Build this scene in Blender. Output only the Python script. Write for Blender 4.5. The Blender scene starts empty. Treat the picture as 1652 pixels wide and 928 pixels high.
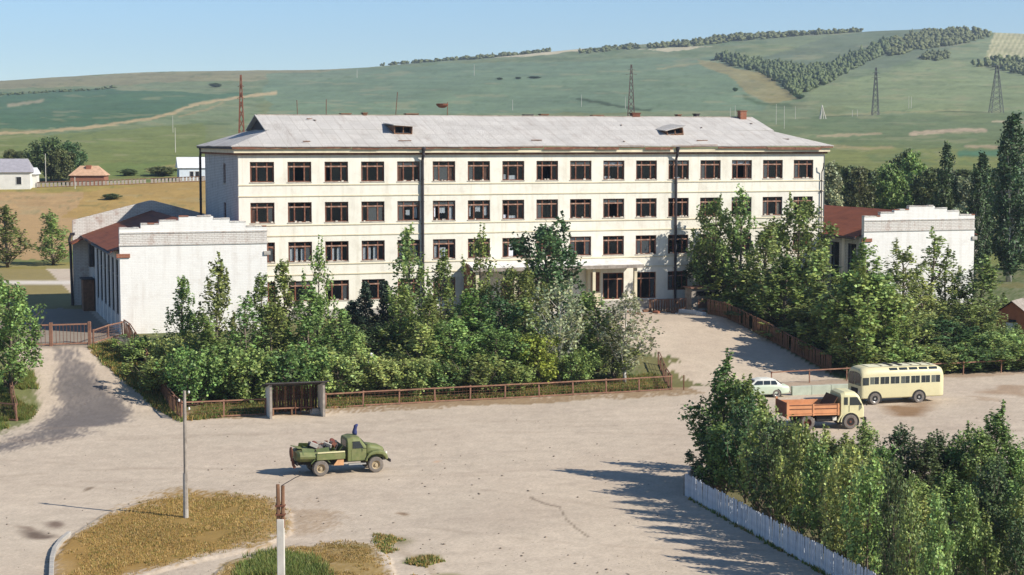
import bpy, bmesh, math, random
import numpy as np
from mathutils import Vector, Matrix
R = math.radians
SC = bpy.context.scene
COL = SC.collection

# ------------------------------------------------------------------ camera, sky, sun, exposure
F = 2800.0; CX = 826.0; CY = 464.0; HY = 228.0; CH = 20.5       # focal length, centre and horizon row in photo pixels; camera height
PITCH = math.atan((CY - HY) / F)
cam_d = bpy.data.cameras.new("camera"); cam = bpy.data.objects.new("camera", cam_d); COL.objects.link(cam)
cam_d.sensor_width = 36.0; cam_d.lens = 36.0 * F / 1652.0
cam_d.clip_start = 1.0; cam_d.clip_end = 9000.0
cam.location = (0, 0, CH); cam.rotation_euler = (math.pi / 2 - PITCH, 0, 0)
SC.camera = cam
SUN_EL = R(35.0); SUN_H = Vector((0.905, -0.425, 0)).normalized()
W = bpy.data.worlds.new("World"); SC.world = W; W.use_nodes = True
nt = W.node_tree; bg = nt.nodes["Background"]
sky = nt.nodes.new("ShaderNodeTexSky"); sky.sky_type = 'NISHITA'; sky.sun_disc = False
sky.sun_elevation = SUN_EL; sky.sun_rotation = math.atan2(SUN_H.x, SUN_H.y)
sky.altitude = 300; sky.air_density = 1.0; sky.dust_density = 0.0; sky.ozone_density = 7.0
nt.links.new(sky.outputs[0], bg.inputs[0]); bg.inputs[1].default_value = 0.096
sun_d = bpy.data.lights.new("sun", 'SUN'); sun_d.energy = 5.0; sun_d.angle = R(0.55); sun_d.color = (1.0, 0.945, 0.86)
sun = bpy.data.objects.new("sun", sun_d); COL.objects.link(sun)
to_sun = Vector((SUN_H.x * math.cos(SUN_EL), SUN_H.y * math.cos(SUN_EL), math.sin(SUN_EL)))
sun.rotation_euler = to_sun.to_track_quat('Z', 'Y').to_euler(); sun.location = (60, -40, 90)
SC.view_settings.view_transform = 'Standard'; SC.view_settings.look = 'None'
SC.view_settings.exposure = 0.5; SC.view_settings.gamma = 1.0; SC.view_settings.use_curve_mapping = False
SC.render.engine = 'CYCLES'
SC.cycles.max_bounces = 6; SC.cycles.diffuse_bounces = 3; SC.cycles.glossy_bounces = 2
SC.cycles.transmission_bounces = 4; SC.cycles.transparent_max_bounces = 8; SC.cycles.volume_bounces = 0
SC.cycles.use_denoising = True

rng = np.random.default_rng(7); random.seed(7)

# ------------------------------------------------------------------ where things stand
cp, sp = math.cos(PITCH), math.sin(PITCH)
TH = math.atan(F * 1.2278e-4); ct, st = math.cos(TH), math.sin(TH)   # the school's front is turned by TH
FX, FY = -24.0, 167.0            # first window axis on the school's front
ZB = 3.2                         # height of the school yard above the square

def uv2w(u, v): return FX + u * ct - v * st, FY + u * st + v * ct
def w2uv(x, y):
    dx, dy = x - FX, y - FY
    return dx * ct + dy * st, -dx * st + dy * ct

def ray(px, py):
    a, b = (px - CX) / F, (CY - py) / F
    d = np.array([a, cp + b * sp, -sp + b * cp])
    return d / d[1]

def vnoise(x, y, seed=0):
    x = np.asarray(x, float); y = np.asarray(y, float)
    xi = np.floor(x).astype(np.int64); yi = np.floor(y).astype(np.int64)
    fx = x - xi; fy = y - yi; fx = fx * fx * (3 - 2 * fx); fy = fy * fy * (3 - 2 * fy)
    def h(i, j):
        n = (i * 374761393 + j * 668265263 + seed * 974711) & 0x7fffffff
        n = ((n ^ (n >> 13)) * 1274126177) & 0x7fffffff
        return ((n ^ (n >> 16)) & 0xffff) / 65535.0
    return (h(xi, yi) * (1 - fx) + h(xi + 1, yi) * fx) * (1 - fy) + (h(xi, yi + 1) * (1 - fx) + h(xi + 1, yi + 1) * fx) * fy
def fbm(x, y, seed=0, o=4):
    s = 0; a = 0.5
    for k in range(o):
        s = s + a * vnoise(x * 2 ** k + 17.3 * k, y * 2 ** k - 9.1 * k, seed + k); a *= 0.5
    return s / (1 - 0.5 ** o)

SKY_X = [-900, -300, 0, 100, 200, 300, 450, 560, 650, 750, 850, 930, 1000, 1100, 1200, 1300, 1400, 1480, 1530, 1590, 1652, 1900, 2500]
SKY_Y = [150, 140, 131, 124, 117, 112, 111, 108, 100, 93, 85, 76, 70, 63, 57, 53, 49, 41, 43, 49, 51, 60, 80]
YN = [60, 238, 262, 335, 450, 600, 1000, 1500, 2000]
LG = np.linspace(math.log(60), math.log(2000), 420)
AZ = np.linspace(-0.75, 0.75, 181)
def _table():
    T = np.zeros((len(AZ), len(LG)))
    for i, a in enumerate(AZ):
        ys = np.interp(CX + a * F, SKY_X, SKY_Y)
        z = [ZB, ZB, ZB + 0.8, 11.4, 17.8]
        for Y, t in ((600, 0.10), (1000, 0.34), (1500, 0.70), (2000, 1.0)):
            z.append(CH + (HY - (212 - (212 - ys) * t) if t > 0.1 else HY - 212) * Y / F)
        T[i] = np.interp(np.exp(LG), YN, z)
    k = np.exp(-0.5 * (np.arange(-14, 15) / 6.0) ** 2); k /= k.sum()
    P = np.pad(T, ((0, 0), (14, 14)), mode='edge')
    T = np.stack([np.convolve(P[i], k, 'valid') for i in range(len(AZ))])
    k = np.exp(-0.5 * (np.arange(-4, 5) / 1.6) ** 2); k /= k.sum()
    P = np.pad(T, ((4, 4), (0, 0)), mode='edge')
    return sum(k[j] * P[j:j + len(AZ)] for j in range(9))
TAB = _table()
def sstep(t):
    t = np.clip(t, 0, 1); return t * t * (3 - 2 * t)
def hgt(x, y):
    x = np.asarray(x, float); y = np.asarray(y, float)
    yy = np.maximum(y, 61)
    a = np.clip(x / yy, -0.749, 0.749); ai = (a + 0.75) / 1.5 * (len(AZ) - 1); i = np.clip(ai.astype(int), 0, len(AZ) - 2); fa = ai - i
    l = np.clip((np.log(np.minimum(yy, 1999.9)) - LG[0]) / (LG[-1] - LG[0]) * (len(LG) - 1), 0, len(LG) - 1.001); j = l.astype(int); fl = l - j
    far = (TAB[i, j] * (1 - fa) + TAB[i + 1, j] * fa) * (1 - fl) + (TAB[i, j + 1] * (1 - fa) + TAB[i + 1, j + 1] * fa) * fl
    far = far - np.maximum(y - 2000, 0) * 0.16
    w = sstep((y - 420) / 500)
    far = far + w * (fbm(x / 170, y / 260, 3) - 0.5) * 13 * sstep((2150 - y) / 500) + sstep((y - 300) / 150) * (fbm(x / 40, y / 55, 9) - 0.5) * 1.6
    u, v = w2uv(x, y)
    near = np.clip((v + 34) / 23.0, 0, 1)
    near = np.where(near < .12, near * near / .24, np.where(near > .88, .88 - (1 - near) ** 2 / .24, near - 0.06))
    near = np.clip(near / 0.88, 0, 1)
    return far - ZB * (1 - near) + (fbm(x / 7, y / 7, 5, 3) - 0.5) * 0.10 * sstep((330 - y) / 60)
def hz(x, y): return float(hgt(np.array([x]), np.array([y]))[0])

def proj(X, Y, Z):
    dz = Z - CH
    yc = Y * cp - dz * sp; zc = Y * sp + dz * cp
    return CX + F * X / yc, CY - F * zc / yc
def gp(px, py, z=0.0):
    d = ray(px, py); t = (z - CH) / d[2]
    return Vector((d[0] * t, t, z))
def gt(px, py, start=50.0):
    d = ray(px, py)
    Y = np.exp(np.linspace(math.log(start), math.log(2000), 2500))
    h = hgt(d[0] * Y, Y); z = CH + d[2] * Y
    k = np.argmax(h >= z)
    if not (h[k] >= z[k]): k = len(Y) - 1
    return Vector((d[0] * Y[k], Y[k], float(h[k])))
def at(px, py, Y):                      # the point at distance Y seen at that pixel
    d = ray(px, py); return Vector((d[0] * Y, Y, CH + d[2] * Y))
def colv(px, v):                        # ground point in pixel column px on the line v (distance from the school's front)
    a = (px - CX) / F / cp
    Y = (v + FY * ct - FX * st) / (ct - a * st)
    return a * Y, Y

# ------------------------------------------------------------------ materials
def nmat(name):
    m = bpy.data.materials.new(name); m.use_nodes = True
    return m, m.node_tree, m.node_tree.nodes["Principled BSDF"]
def N(nt, t, **kw):
    n = nt.nodes.new(t)
    for k, v in kw.items(): setattr(n, k, v)
    return n
def rgb(c): return (c[0], c[1], c[2], 1.0)
def srgb(r, g, b):
    f = lambda c: (c / 255 / 12.92) if c / 255 <= 0.04045 else ((c / 255 + 0.055) / 1.055) ** 2.4
    return (f(r), f(g), f(b))
MC = {}
def pm(name, col, rough=0.8, var=0.18, scale=2.0, bump=0.0, bscale=None, metal=0.0, dirt=None, dirt_amt=0.45, dscale=0.8, spec=0.3, detail=6):
    if name in MC: return MC[name]
    m, t, b = nmat(name); L = t.links.new
    tc = N(t, "ShaderNodeTexCoord")
    n1 = N(t, "ShaderNodeTexNoise"); n1.inputs["Scale"].default_value = scale; n1.inputs["Detail"].default_value = detail
    L(tc.outputs["Object"], n1.inputs["Vector"])
    mr = N(t, "ShaderNodeMapRange"); mr.inputs[1].default_value = 0.3; mr.inputs[2].default_value = 0.7
    mr.inputs[3].default_value = 1 - var; mr.inputs[4].default_value = 1 + var * 0.6
    L(n1.outputs["Fac"], mr.inputs[0])
    mx = N(t, "ShaderNodeMix", data_type='RGBA', blend_type='MULTIPLY'); mx.inputs[0].default_value = 1.0
    mx.inputs[6].default_value = rgb(col); L(mr.outputs[0], mx.inputs[7])
    out = mx.outputs[2]
    if dirt:
        n2 = N(t, "ShaderNodeTexNoise"); n2.inputs["Scale"].default_value = dscale; n2.inputs["Detail"].default_value = 9; n2.inputs["Roughness"].default_value = 0.68
        L(tc.outputs["Object"], n2.inputs["Vector"])
        r2 = N(t, "ShaderNodeMapRange"); r2.inputs[1].default_value = 0.5; r2.inputs[2].default_value = 0.72; r2.inputs[4].default_value = dirt_amt
        L(n2.outputs["Fac"], r2.inputs[0])
        m2 = N(t, "ShaderNodeMix", data_type='RGBA'); L(r2.outputs[0], m2.inputs[0]); L(out, m2.inputs[6]); m2.inputs[7].default_value = rgb(dirt)
        out = m2.outputs[2]
    L(out, b.inputs["Base Color"])
    b.inputs["Roughness"].default_value = rough; b.inputs["Metallic"].default_value = metal
    b.inputs["Specular IOR Level"].default_value = spec
    if bump:
        nb = N(t, "ShaderNodeTexNoise"); nb.inputs["Scale"].default_value = bscale or scale * 6; nb.inputs["Detail"].default_value = 5
        L(tc.outputs["Object"], nb.inputs["Vector"])
        bp = N(t, "ShaderNodeBump"); bp.inputs["Strength"].default_value = bump; bp.inputs["Distance"].default_value = 0.05
        L(nb.outputs["Fac"], bp.inputs["Height"]); L(bp.outputs[0], b.inputs["Normal"])
    MC[name] = m
    return m

def ground_mat():
    m, t, b = nmat("ground_surface"); L = t.links.new
    at_ = N(t, "ShaderNodeAttribute", attribute_name="Col"); tc = N(t, "ShaderNodeTexCoord")
    geo = N(t, "ShaderNodeNewGeometry")
    out = at_.outputs["Color"]
    for sc, lo, hi, det in ((0.09, 0.94, 1.05, 5), (0.9, 0.93, 1.06, 8), (6.0, 0.90, 1.10, 4)):
        n = N(t, "ShaderNodeTexNoise"); n.inputs["Scale"].default_value = sc; n.inputs["Detail"].default_value = det
        L(tc.outputs["Object"], n.inputs["Vector"])
        r = N(t, "ShaderNodeMapRange"); r.inputs[1].default_value = 0.3; r.inputs[2].default_value = 0.7; r.inputs[3].default_value = lo; r.inputs[4].default_value = hi
        L(n.outputs["Fac"], r.inputs[0])
        x = N(t, "ShaderNodeMix", data_type='RGBA', blend_type='MULTIPLY'); x.inputs[0].default_value = 1
        L(out, x.inputs[6]); L(r.outputs[0], x.inputs[7]); out = x.outputs[2]
    L(out, b.inputs["Base Color"]); b.inputs["Roughness"].default_value = 0.95; b.inputs["Specular IOR Level"].default_value = 0.1
    nb = N(t, "ShaderNodeTexNoise"); nb.inputs["Scale"].default_value = 2.2; nb.inputs["Detail"].default_value = 8
    L(tc.outputs["Object"], nb.inputs["Vector"])
    bp = N(t, "ShaderNodeBump"); bp.inputs["Strength"].default_value = 0.22; bp.inputs["Distance"].default_value = 0.10
    L(nb.outputs["Fac"], bp.inputs["Height"]); L(bp.outputs[0], b.inputs["Normal"])
    return m

def brick_mat(name, col, mortar, stain, rough=0.9, scale=1.0, bump=0.6, peel=0.25, axis='XZ'):
    m, t, b = nmat(name); L = t.links.new
    tc = N(t, "ShaderNodeTexCoord"); sp_ = N(t, "ShaderNodeSeparateXYZ"); L(tc.outputs["Object"], sp_.inputs[0])
    cb = N(t, "ShaderNodeCombineXYZ"); ad = N(t, "ShaderNodeMath", operation='ADD'); L(sp_.outputs[0], ad.inputs[0]); L(sp_.outputs[1], ad.inputs[1])
    L(ad.outputs[0], cb.inputs[0]); L(sp_.outputs[2], cb.inputs[1])
    br = N(t, "ShaderNodeTexBrick"); L(cb.outputs[0], br.inputs["Vector"])
    br.inputs["Scale"].default_value = scale; br.inputs["Brick Width"].default_value = 0.5; br.inputs["Row Height"].default_value = 0.16; br.inputs["Mortar Size"].default_value = 0.018
    br.inputs["Color1"].default_value = rgb(col); br.inputs["Color2"].default_value = rgb([c * 0.95 for c in col]); br.inputs["Mortar"].default_value = rgb(mortar)
    n2 = N(t, "ShaderNodeTexNoise"); n2.inputs["Scale"].default_value = 0.8; n2.inputs["Detail"].default_value = 10; n2.inputs["Roughness"].default_value = 0.72
    L(tc.outputs["Object"], n2.inputs["Vector"])
    r2 = N(t, "ShaderNodeMapRange"); r2.inputs[1].default_value = 0.52; r2.inputs[2].default_value = 0.70; r2.inputs[4].default_value = peel
    L(n2.outputs["Fac"], r2.inputs[0])
    m2 = N(t, "ShaderNodeMix", data_type='RGBA'); L(r2.outputs[0], m2.inputs[0]); L(br.outputs["Color"], m2.inputs[6]); m2.inputs[7].default_value = rgb(stain)
    L(m2.outputs[2], b.inputs["Base Color"]); b.inputs["Roughness"].default_value = rough; b.inputs["Specular IOR Level"].default_value = 0.2
    bp = N(t, "ShaderNodeBump"); bp.inputs["Strength"].default_value = bump; bp.inputs["Distance"].default_value = 0.02; bp.invert = True
    L(br.outputs["Fac"], bp.inputs["Height"]); L(bp.outputs[0], b.inputs["Normal"])
    MC[name] = m
    return m

def roof_mat(name, col, col2, streak, rough=0.85, wave=7.0, rust_lo=0.55, rust_amt=0.5, bumpd=0.03):
    m, t, b = nmat(name); L = t.links.new
    tc = N(t, "ShaderNodeTexCoord")
    n1 = N(t, "ShaderNodeTexNoise"); n1.inputs["Scale"].default_value = 0.5; n1.inputs["Detail"].default_value = 9; n1.inputs["Roughness"].default_value = 0.65
    L(tc.outputs["Object"], n1.inputs["Vector"])
    cr = N(t, "ShaderNodeMix", data_type='RGBA'); L(n1.outputs["Fac"], cr.inputs[0]); cr.inputs[6].default_value = rgb(col); cr.inputs[7].default_value = rgb(col2)
    mp = N(t, "ShaderNodeMapping"); mp.inputs["Scale"].default_value = (2.4, 0.35, 0.35); L(tc.outputs["Object"], mp.inputs[0])
    n2 = N(t, "ShaderNodeTexNoise"); n2.inputs["Scale"].default_value = 0.7; n2.inputs["Detail"].default_value = 8; n2.inputs["Roughness"].default_value = 0.7; L(mp.outputs[0], n2.inputs["Vector"])
    r2 = N(t, "ShaderNodeMapRange"); r2.inputs[1].default_value = rust_lo; r2.inputs[2].default_value = rust_lo + 0.2; r2.inputs[4].default_value = rust_amt; L(n2.outputs["Fac"], r2.inputs[0])
    m2 = N(t, "ShaderNodeMix", data_type='RGBA'); L(r2.outputs[0], m2.inputs[0]); L(cr.outputs[2], m2.inputs[6]); m2.inputs[7].default_value = rgb(streak)
    bk = N(t, "ShaderNodeTexBrick"); L(tc.outputs["Object"], bk.inputs["Vector"]); bk.inputs["Scale"].default_value = 1.0; bk.inputs["Brick Width"].default_value = 1.15; bk.inputs["Row Height"].default_value = 1.6; bk.inputs["Mortar Size"].default_value = 0.035; bk.offset = 0.0
    bk.inputs["Color1"].default_value = (.93, .93, .93, 1); bk.inputs["Color2"].default_value = (1.04, 1.04, 1.04, 1); bk.inputs["Mortar"].default_value = (.80, .78, .76, 1)
    m3 = N(t, "ShaderNodeMix", data_type='RGBA', blend_type='MULTIPLY'); m3.inputs[0].default_value = 1; L(m2.outputs[2], m3.inputs[6]); L(bk.outputs["Color"], m3.inputs[7])
    L(m3.outputs[2], b.inputs["Base Color"]); b.inputs["Roughness"].default_value = rough; b.inputs["Specular IOR Level"].default_value = 0.25
    wv = N(t, "ShaderNodeTexWave"); wv.inputs["Scale"].default_value = wave; wv.inputs["Distortion"].default_value = 0.3; L(tc.outputs["Object"], wv.inputs["Vector"])
    ad = N(t, "ShaderNodeMath", operation='ADD'); L(wv.outputs["Fac"], ad.inputs[0]); L(n1.outputs["Fac"], ad.inputs[1])
    bp = N(t, "ShaderNodeBump"); bp.inputs["Strength"].default_value = 0.5; bp.inputs["Distance"].default_value = bumpd; L(ad.outputs[0], bp.inputs["Height"]); L(bp.outputs[0], b.inputs["Normal"])
    MC[name] = m
    return m

def glass_mat(name, tint=(0.55, 0.62, 0.62), clear=0.6, dark=(0.02, 0.025, 0.028)):
    m, t, b = nmat(name); L = t.links.new
    b.inputs["Base Color"].default_value = rgb(dark); b.inputs["Roughness"].default_value = 0.06; b.inputs["Specular IOR Level"].default_value = 0.6
    tr = N(t, "ShaderNodeBsdfTransparent"); tr.inputs[0].default_value = rgb(tint)
    mx = N(t, "ShaderNodeMixShader"); mx.inputs[0].default_value = clear
    L(b.outputs[0], mx.inputs[1]); L(tr.outputs[0], mx.inputs[2])
    nb = N(t, "ShaderNodeTexNoise"); nb.inputs["Scale"].default_value = 1.2
    tc = N(t, "ShaderNodeTexCoord"); L(tc.outputs["Object"], nb.inputs["Vector"])
    bp = N(t, "ShaderNodeBump"); bp.inputs["Strength"].default_value = 0.15; bp.inputs["Distance"].default_value = 0.02; L(nb.outputs["Fac"], bp.inputs["Height"]); L(bp.outputs[0], b.inputs["Normal"])
    L(mx.outputs[0], t.nodes["Material Output"].inputs[0])
    MC[name] = m
    return m

def leaf_mat(name, col, var=0.25, trans=0.3, hue=0.03):
    m, t, b = nmat(name); L = t.links.new
    a = N(t, "ShaderNodeAttribute", attribute_name="Col")
    oi = N(t, "ShaderNodeObjectInfo")
    mx = N(t, "ShaderNodeMix", data_type='RGBA', blend_type='MULTIPLY'); mx.inputs[0].default_value = 1; mx.inputs[6].default_value = rgb(col); L(a.outputs["Color"], mx.inputs[7])
    hs = N(t, "ShaderNodeHueSaturation"); L(mx.outputs[2], hs.inputs["Color"])
    r = N(t, "ShaderNodeMapRange"); r.inputs[3].default_value = 0.5 - hue; r.inputs[4].default_value = 0.5 + hue; L(oi.outputs["Random"], r.inputs[0]); L(r.outputs[0], hs.inputs["Hue"])
    ml = N(t, "ShaderNodeMath", operation='MULTIPLY'); L(oi.outputs["Random"], ml.inputs[0]); ml.inputs[1].default_value = 7.31
    fr = N(t, "ShaderNodeMath", operation='FRACT'); L(ml.outputs[0], fr.inputs[0])
    r3 = N(t, "ShaderNodeMapRange"); r3.inputs[3].default_value = 1 - var; r3.inputs[4].default_value = 1 + var; L(fr.outputs[0], r3.inputs[0]); L(r3.outputs[0], hs.inputs["Value"])
    L(hs.outputs[0], b.inputs["Base Color"]); b.inputs["Roughness"].default_value = 0.55; b.inputs["Specular IOR Level"].default_value = 0.35
    tl = N(t, "ShaderNodeBsdfTranslucent"); L(hs.outputs[0], tl.inputs[0])
    ms = N(t, "ShaderNodeMixShader"); ms.inputs[0].default_value = trans; L(b.outputs[0], ms.inputs[1]); L(tl.outputs[0], ms.inputs[2])
    L(ms.outputs[0], t.nodes["Material Output"].inputs[0])
    MC[name] = m
    return m

# ------------------------------------------------------------------ building blocks
class MB:
    def __init__(s): s.v = []; s.f = []
    def add(s, vs, fs):
        o = len(s.v); s.v += [tuple(p) for p in vs]; s.f += [tuple(o + i for i in f) for f in fs]; return s
    def box(s, x0, x1, y0, y1, z0, z1, M=None):
        vs = [Vector((x, y, z)) for z in (z0, z1) for y in (y0, y1) for x in (x0, x1)]
        if M is not None: vs = [M @ p for p in vs]
        return s.add(vs, [(0, 2, 3, 1), (4, 5, 7, 6), (0, 1, 5, 4), (2, 6, 7, 3), (0, 4, 6, 2), (1, 3, 7, 5)])
    def prism(s, prof, y0, y1, axis='y', inset=0.0):
        n = len(prof)
        def P(p, q):
            return {'y': (p[0], q, p[1]), 'x': (q, p[0], p[1]), 'z': (p[0], p[1], q)}[axis]
        s.add([P(p, y0) for p in prof] + [P(p, y1) for p in prof],
              [tuple(range(n)), tuple(range(2 * n - 1, n - 1, -1))] + [(i, n + i, n + (i + 1) % n, (i + 1) % n) for i in range(n)])
        return s
    def tube(s, pts, r, n=8, cap=True):
        pts = [Vector(p) for p in pts]; rs = r if isinstance(r, (list, tuple)) else [r] * len(pts)
        o = len(s.v); up = None
        for i, p in enumerate(pts):
            d = (pts[min(i + 1, len(pts) - 1)] - pts[max(i - 1, 0)]).normalized()
            a = d.orthogonal().normalized() if up is None else (up - d * up.dot(d)).normalized()
            up = a; b = d.cross(a)
            for k in range(n):
                w = 2 * math.pi * k / n; s.v.append(tuple(p + (a * math.cos(w) + b * math.sin(w)) * rs[i]))
        for i in range(len(pts) - 1):
            for k in range(n):
                k2 = (k + 1) % n
                s.f.append((o + i * n + k, o + i * n + k2, o + (i + 1) * n + k2, o + (i + 1) * n + k))
        if cap:
            s.f.append(tuple(o + k for k in range(n - 1, -1, -1))); s.f.append(tuple(o + (len(pts) - 1) * n + k for k in range(n)))
        return s
    def bar(s, p0, p1, w, h=None):
        p0, p1 = Vector(p0), Vector(p1); h = h or w
        d = (p1 - p0).normalized(); a = d.cross(Vector((0, 0, 1)))
        if a.length < 1e-3: a = Vector((1, 0, 0))
        a.normalize(); b = a.cross(d)
        vs = [p + a * (sx * w / 2) + b * (sz * h / 2) for p in (p0, p1) for sx, sz in ((-1, -1), (1, -1), (1, 1), (-1, 1))]
        return s.add(vs, [(3, 2, 1, 0), (4, 5, 6, 7), (0, 1, 5, 4), (1, 2, 6, 5), (2, 3, 7, 6), (3, 0, 4, 7)])
    def lathe(s, prof, n=20, axis='y', c=(0, 0, 0)):
        o = len(s.v); m = len(prof)
        for r, q in prof:
            for k in range(n):
                w = 2 * math.pi * k / n; a, b = r * math.cos(w), r * math.sin(w)
                s.v.append({'y': (c[0] + a, c[1] + q, c[2] + b), 'x': (c[0] + q, c[1] + a, c[2] + b), 'z': (c[0] + a, c[1] + b, c[2] + q)}[axis])
        for i in range(m - 1):
            for k in range(n):
                k2 = (k + 1) % n; s.f.append((o + i * n + k, o + i * n + k2, o + (i + 1) * n + k2, o + (i + 1) * n + k))
        return s
    def loft(s, rings, cap=True):
        n = len(rings[0]); o = len(s.v)
        for r in rings: s.v += [tuple(p) for p in r]
        for i in range(len(rings) - 1):
            for k in range(n):
                k2 = (k + 1) % n; s.f.append((o + i * n + k, o + i * n + k2, o + (i + 1) * n + k2, o + (i + 1) * n + k))
        if cap:
            s.f.append(tuple(o + k for k in range(n - 1, -1, -1))); s.f.append(tuple(o + (len(rings) - 1) * n + k for k in range(n)))
        return s
    def facade(s, o, ud, nd, holes, U0, U1, Z0, Z1, th):
        o, ud, nd = Vector(o), Vector(ud), Vector(nd); Zv = Vector((0, 0, 1))
        us = sorted({U0, U1, *[h[0] for h in holes], *[h[1] for h in holes]}); zs = sorted({Z0, Z1, *[h[2] for h in holes], *[h[3] for h in holes]})
        P = lambda u, z, d=0.0: o + ud * u + Zv * z + nd * d
        for i in range(len(us) - 1):
            for j in range(len(zs) - 1):
                um, zm = (us[i] + us[i + 1]) / 2, (zs[j] + zs[j + 1]) / 2
                if any(h[0] < um < h[1] and h[2] < zm < h[3] for h in holes): continue
                s.add([P(us[i], zs[j]), P(us[i + 1], zs[j]), P(us[i + 1], zs[j + 1]), P(us[i], zs[j + 1])], [(0, 1, 2, 3)])
                s.add([P(us[i], zs[j], th), P(us[i + 1], zs[j], th), P(us[i + 1], zs[j + 1], th), P(us[i], zs[j + 1], th)], [(3, 2, 1, 0)])
        for a, b, c, d in holes:
            for q in (((a, c), (b, c)), ((b, c), (b, d)), ((b, d), (a, d)), ((a, d), (a, c))):
                (u0, z0), (u1, z1) = q
                s.add([P(u0, z0), P(u1, z1), P(u1, z1, th), P(u0, z0, th)], [(0, 1, 2, 3)])
        for q in (((U0, Z0), (U1, Z0)), ((U1, Z0), (U1, Z1)), ((U1, Z1), (U0, Z1)), ((U0, Z1), (U0, Z0))):
            (u0, z0), (u1, z1) = q
            s.add([P(u0, z0), P(u1, z1), P(u1, z1, th), P(u0, z0, th)], [(0, 1, 2, 3)])
        return s
    def mesh(s, name, mat, smooth=False):
        me = bpy.data.meshes.new(name); me.from_pydata(s.v, [], s.f); me.update()
        if mat: me.materials.append(mat)
        if smooth: me.polygons.foreach_set('use_smooth', [True] * len(me.polygons))
        return me
    def build(s, name, mat, parent=None, loc=(0, 0, 0), rot=(0, 0, 0), bevel=0.0, smooth=False, seg=2):
        o = bpy.data.objects.new(name, s.mesh(name, mat, smooth)); COL.objects.link(o)
        o.parent = parent; o.location = loc; o.rotation_euler = rot
        if bevel:
            md = o.modifiers.new("bevel", 'BEVEL'); md.width = bevel; md.segments = seg; md.limit_method = 'ANGLE'; md.angle_limit = R(35)
        return o
def put(name, me, parent=None, loc=(0, 0, 0), rot=(0, 0, 0), scale=(1, 1, 1)):
    o = bpy.data.objects.new(name, me); COL.objects.link(o); o.parent = parent; o.location = loc; o.rotation_euler = rot; o.scale = scale
    return o
def empty(name, loc=(0, 0, 0), rz=0.0):
    o = bpy.data.objects.new(name, None); COL.objects.link(o); o.location = loc; o.rotation_euler = (0, 0, rz); o.empty_display_size = 0.2
    return o
def tag(o, label=None, cat=None, group=None, kind=None):
    if label: o["label"] = label
    if cat: o["category"] = cat
    if group: o["group"] = group
    if kind: o["kind"] = kind
    return o
def np_mesh(name, V, Fq, mat, cols=None, smooth=False):
    me = bpy.data.meshes.new(name)
    V = np.asarray(V, np.float32); Fq = np.asarray(Fq, np.int32); k = Fq.shape[1]
    me.vertices.add(len(V)); me.vertices.foreach_set('co', V.ravel())
    me.loops.add(Fq.size); me.loops.foreach_set('vertex_index', Fq.ravel())
    me.polygons.add(len(Fq)); me.polygons.foreach_set('loop_start', np.arange(0, Fq.size, k, dtype=np.int32))
    me.update(calc_edges=True)
    if smooth: me.polygons.foreach_set('use_smooth', np.ones(len(Fq), bool))
    if cols is not None:
        a = me.color_attributes.new("Col", 'FLOAT_COLOR', 'POINT')
        c = np.ones((len(V), 4), np.float32); c[:, :3] = cols; a.data.foreach_set('color', c.ravel())
    if mat: me.materials.append(mat)
    return me
def inpoly(px, py, poly):
    r = np.zeros(np.shape(px), bool); n = len(poly)
    for i in range(n):
        x0, y0 = poly[i]; x1, y1 = poly[(i + 1) % n]
        c = ((y0 > py) != (y1 > py))
        with np.errstate(divide='ignore', invalid='ignore'):
            r ^= c & (px < (x1 - x0) * (py - y0) / ((y1 - y0) if y1 != y0 else 1e-9) + x0)
    return r
def nearline(px, py, line, w):
    d = np.full(np.shape(px), 1e9)
    for (x0, y0), (x1, y1) in zip(line[:-1], line[1:]):
        L2 = (x1 - x0) ** 2 + (y1 - y0) ** 2
        t = np.clip(((px - x0) * (x1 - x0) + (py - y0) * (y1 - y0)) / L2, 0, 1)
        d = np.minimum(d, np.hypot(px - x0 - t * (x1 - x0), py - y0 - t * (y1 - y0)))
    return np.clip(1.5 - d / w, 0, 1)

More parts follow.
